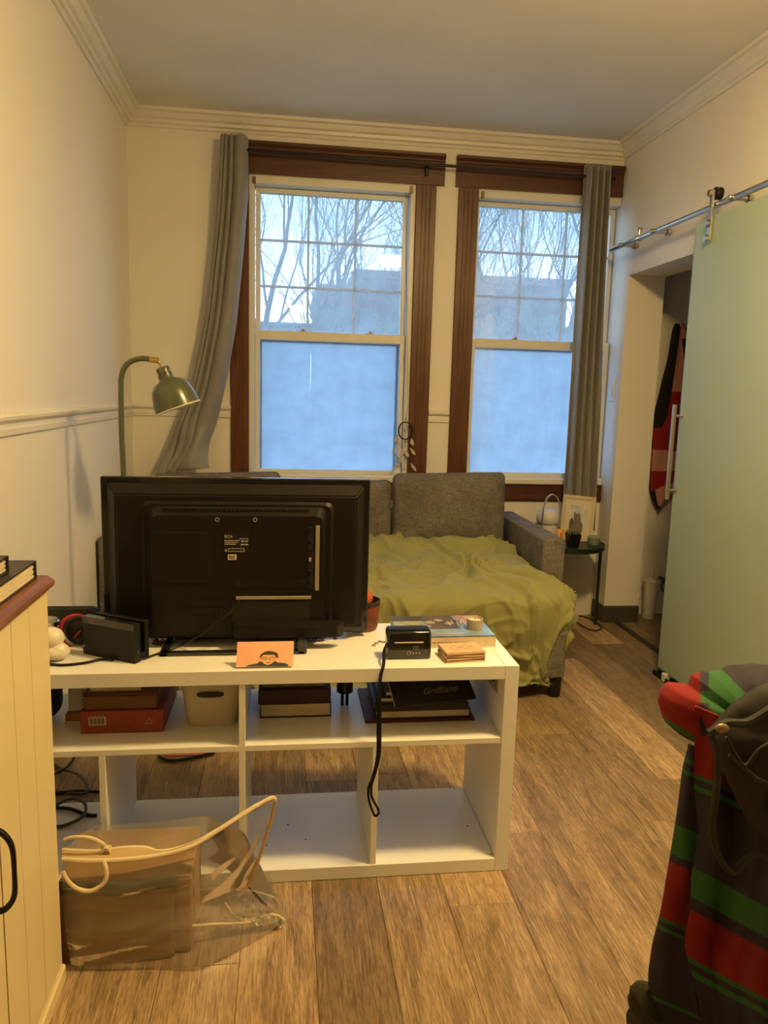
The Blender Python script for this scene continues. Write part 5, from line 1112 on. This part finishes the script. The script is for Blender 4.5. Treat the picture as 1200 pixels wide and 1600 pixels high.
def sleeve(u, v):
    vv_ = 1150 + v * 480; a, b = smooth_interp(sl_l, vv_, 12), smooth_interp(sl_r, vv_, 12); uu_ = a + (b - a) * u
    return W(uu_, vv_ + (uu_ - 1050) * .45, CY - .005 - .030 * sin(pi * min(1, u * 1.1)) ** .6 + .010 * noise.noise(Vector((u * 2, v * 6, 1))) + .03 * v)
sb_ = grid(nb(), sleeve, 30, 240, lambda u, v: band_sleeve(1050, 1150 + v * 480))
obj('sleeve', sb_, JM, jt, True, 180, solid=.004)
mn_l = [(1130, 1086), (1220, 1083), (1290, 1094), (1360, 1081), (1420, 1079), (1480, 1069), (1540, 1088), (1600, 1100), (1680, 1110)]
def mainp(u, v):
    vv_ = 1100 + v * 520; a = smooth_interp(mn_l, vv_, 10); uu_ = a + (1330 - a) * u
    fold = .020 * sin(u * 9 + v * 1.5) + .012 * sin(u * 21 + v * 5 + 1) + .012 * noise.noise(Vector((u * 4, v * 4, 7)))
    return W(uu_, vv_ + (uu_ - 1080) * (.42 + .13 * min(1, max(0, (vv_ - 1200) / 150))), CY - .035 - .03 * min(1, u * 8) + fold * min(1, u * 6) - .03 * v * u)
mb_ = grid(nb(), mainp, 90, 260, lambda u, v: band_main(1080, 1100 + v * 520))
obj('body', mb_, JM, jt, True, 180, solid=.004)
def zone(x, z, y):
    u, v = px((x, y, z))
    if u < 1094 - max(0, (v - 1100)) * .0: return 0 if v - (u - 1040) * .62 < 1122 else (2 if v - (u - 1040) * .62 < 1130 else 1)
    if u < 1108 and (v < 1080 or v > 1098): return 1
    if v > 1118: return 1 if v < 1132 else 0
    if u < 1142 + (v - 1060) * 1.0 and u < 1178: return 2
    return 1
tpo = [(1039, 1108), (1044, 1092), (1055, 1079), (1075, 1080), (1092, 1084), (1100, 1068), (1118, 1060), (1142, 1057), (1165, 1048), (1200, 1046), (1260, 1050), (1320, 1070), (1330, 1150), (1290, 1190), (1200, 1200), (1140, 1185), (1108, 1172), (1084, 1160), (1064, 1150), (1048, 1136)]
tb_ = blob([(lambda w_: (w_.x, w_.z))(W(u, v, CY)) for u, v in tpo], CY + .012, .072, 40, 220, .030, 22, mf=zone, flat=.4)
obj('collar_bunch', tb_, JM, jt, True, 180)
# black bag hanging on top
bb = thing('black_backpack', (.95, 1.1, .45), 'faded black nylon bag with straps hung over the striped shirt', 'bag')
nyl = mat('faded_nylon', (.013, .012, .011), .75, col2=(.022, .020, .018), ns=12, bump=.5, bs=30)
bo = [(1120, 1130), (1150, 1098), (1185, 1074), (1230, 1060), (1330, 1070), (1350, 1300), (1280, 1345), (1215, 1325), (1175, 1298), (1152, 1250), (1132, 1210), (1112, 1165), (1110, 1148)]
obj('body', blob([(lambda w_: (w_.x, w_.z))(W(u, v, CY - .09)) for u, v in bo], CY - .09, .045, 30, 160, .040, 18, flat=.5), nyl, bb, True, 180)
for pts_, r in (([(1112, 1150), (1120, 1165), (1122, 1200), (1118, 1245), (1112, 1290), (1116, 1320), (1130, 1350), (1148, 1362), (1162, 1345), (1180, 1335), (1210, 1342)], .006), ([(1108, 1146), (1135, 1130), (1170, 1128), (1215, 1100)], .007), ([(1135, 1152), (1150, 1180), (1165, 1196), (1185, 1172), (1205, 1160)], .003), ([(1140, 1180), (1160, 1198), (1185, 1218), (1210, 1225)], .0035)):
    obj('strap', tube(nb(), smoothpts([W(u, v, CY - .145 if v < 1240 else CY - .12) for u, v in pts_], 6), r, 8), nyl, bb, True)
obj('buckle', ball(nb(), W(1128, 1138, CY - .15), .009, (1.4, .6, .9), 12), mat('dull_brass', (.30, .22, .12), .45, .6), bb, True)
ol = thing('olive_knit_hat', (.66, 1.2, 0), 'dark olive crumpled knit bundle under the hem of the striped shirt', 'hat')
oo = [(986, 1575), (990, 1550), (1002, 1538), (1018, 1540), (1045, 1560), (1060, 1620), (1040, 1680), (1000, 1690), (985, 1620), (992, 1598)]
obj('knit', blob([(lambda w_: (w_.x, w_.z))(W(u, v, CY + .03)) for u, v in oo], CY + .03, .05, 20, 90, .02, 30), mat('olive_knit', (.028, .026, .010), .95, bump=.8, bs=150), ol, True, 180)
S.render.film_transparent = False
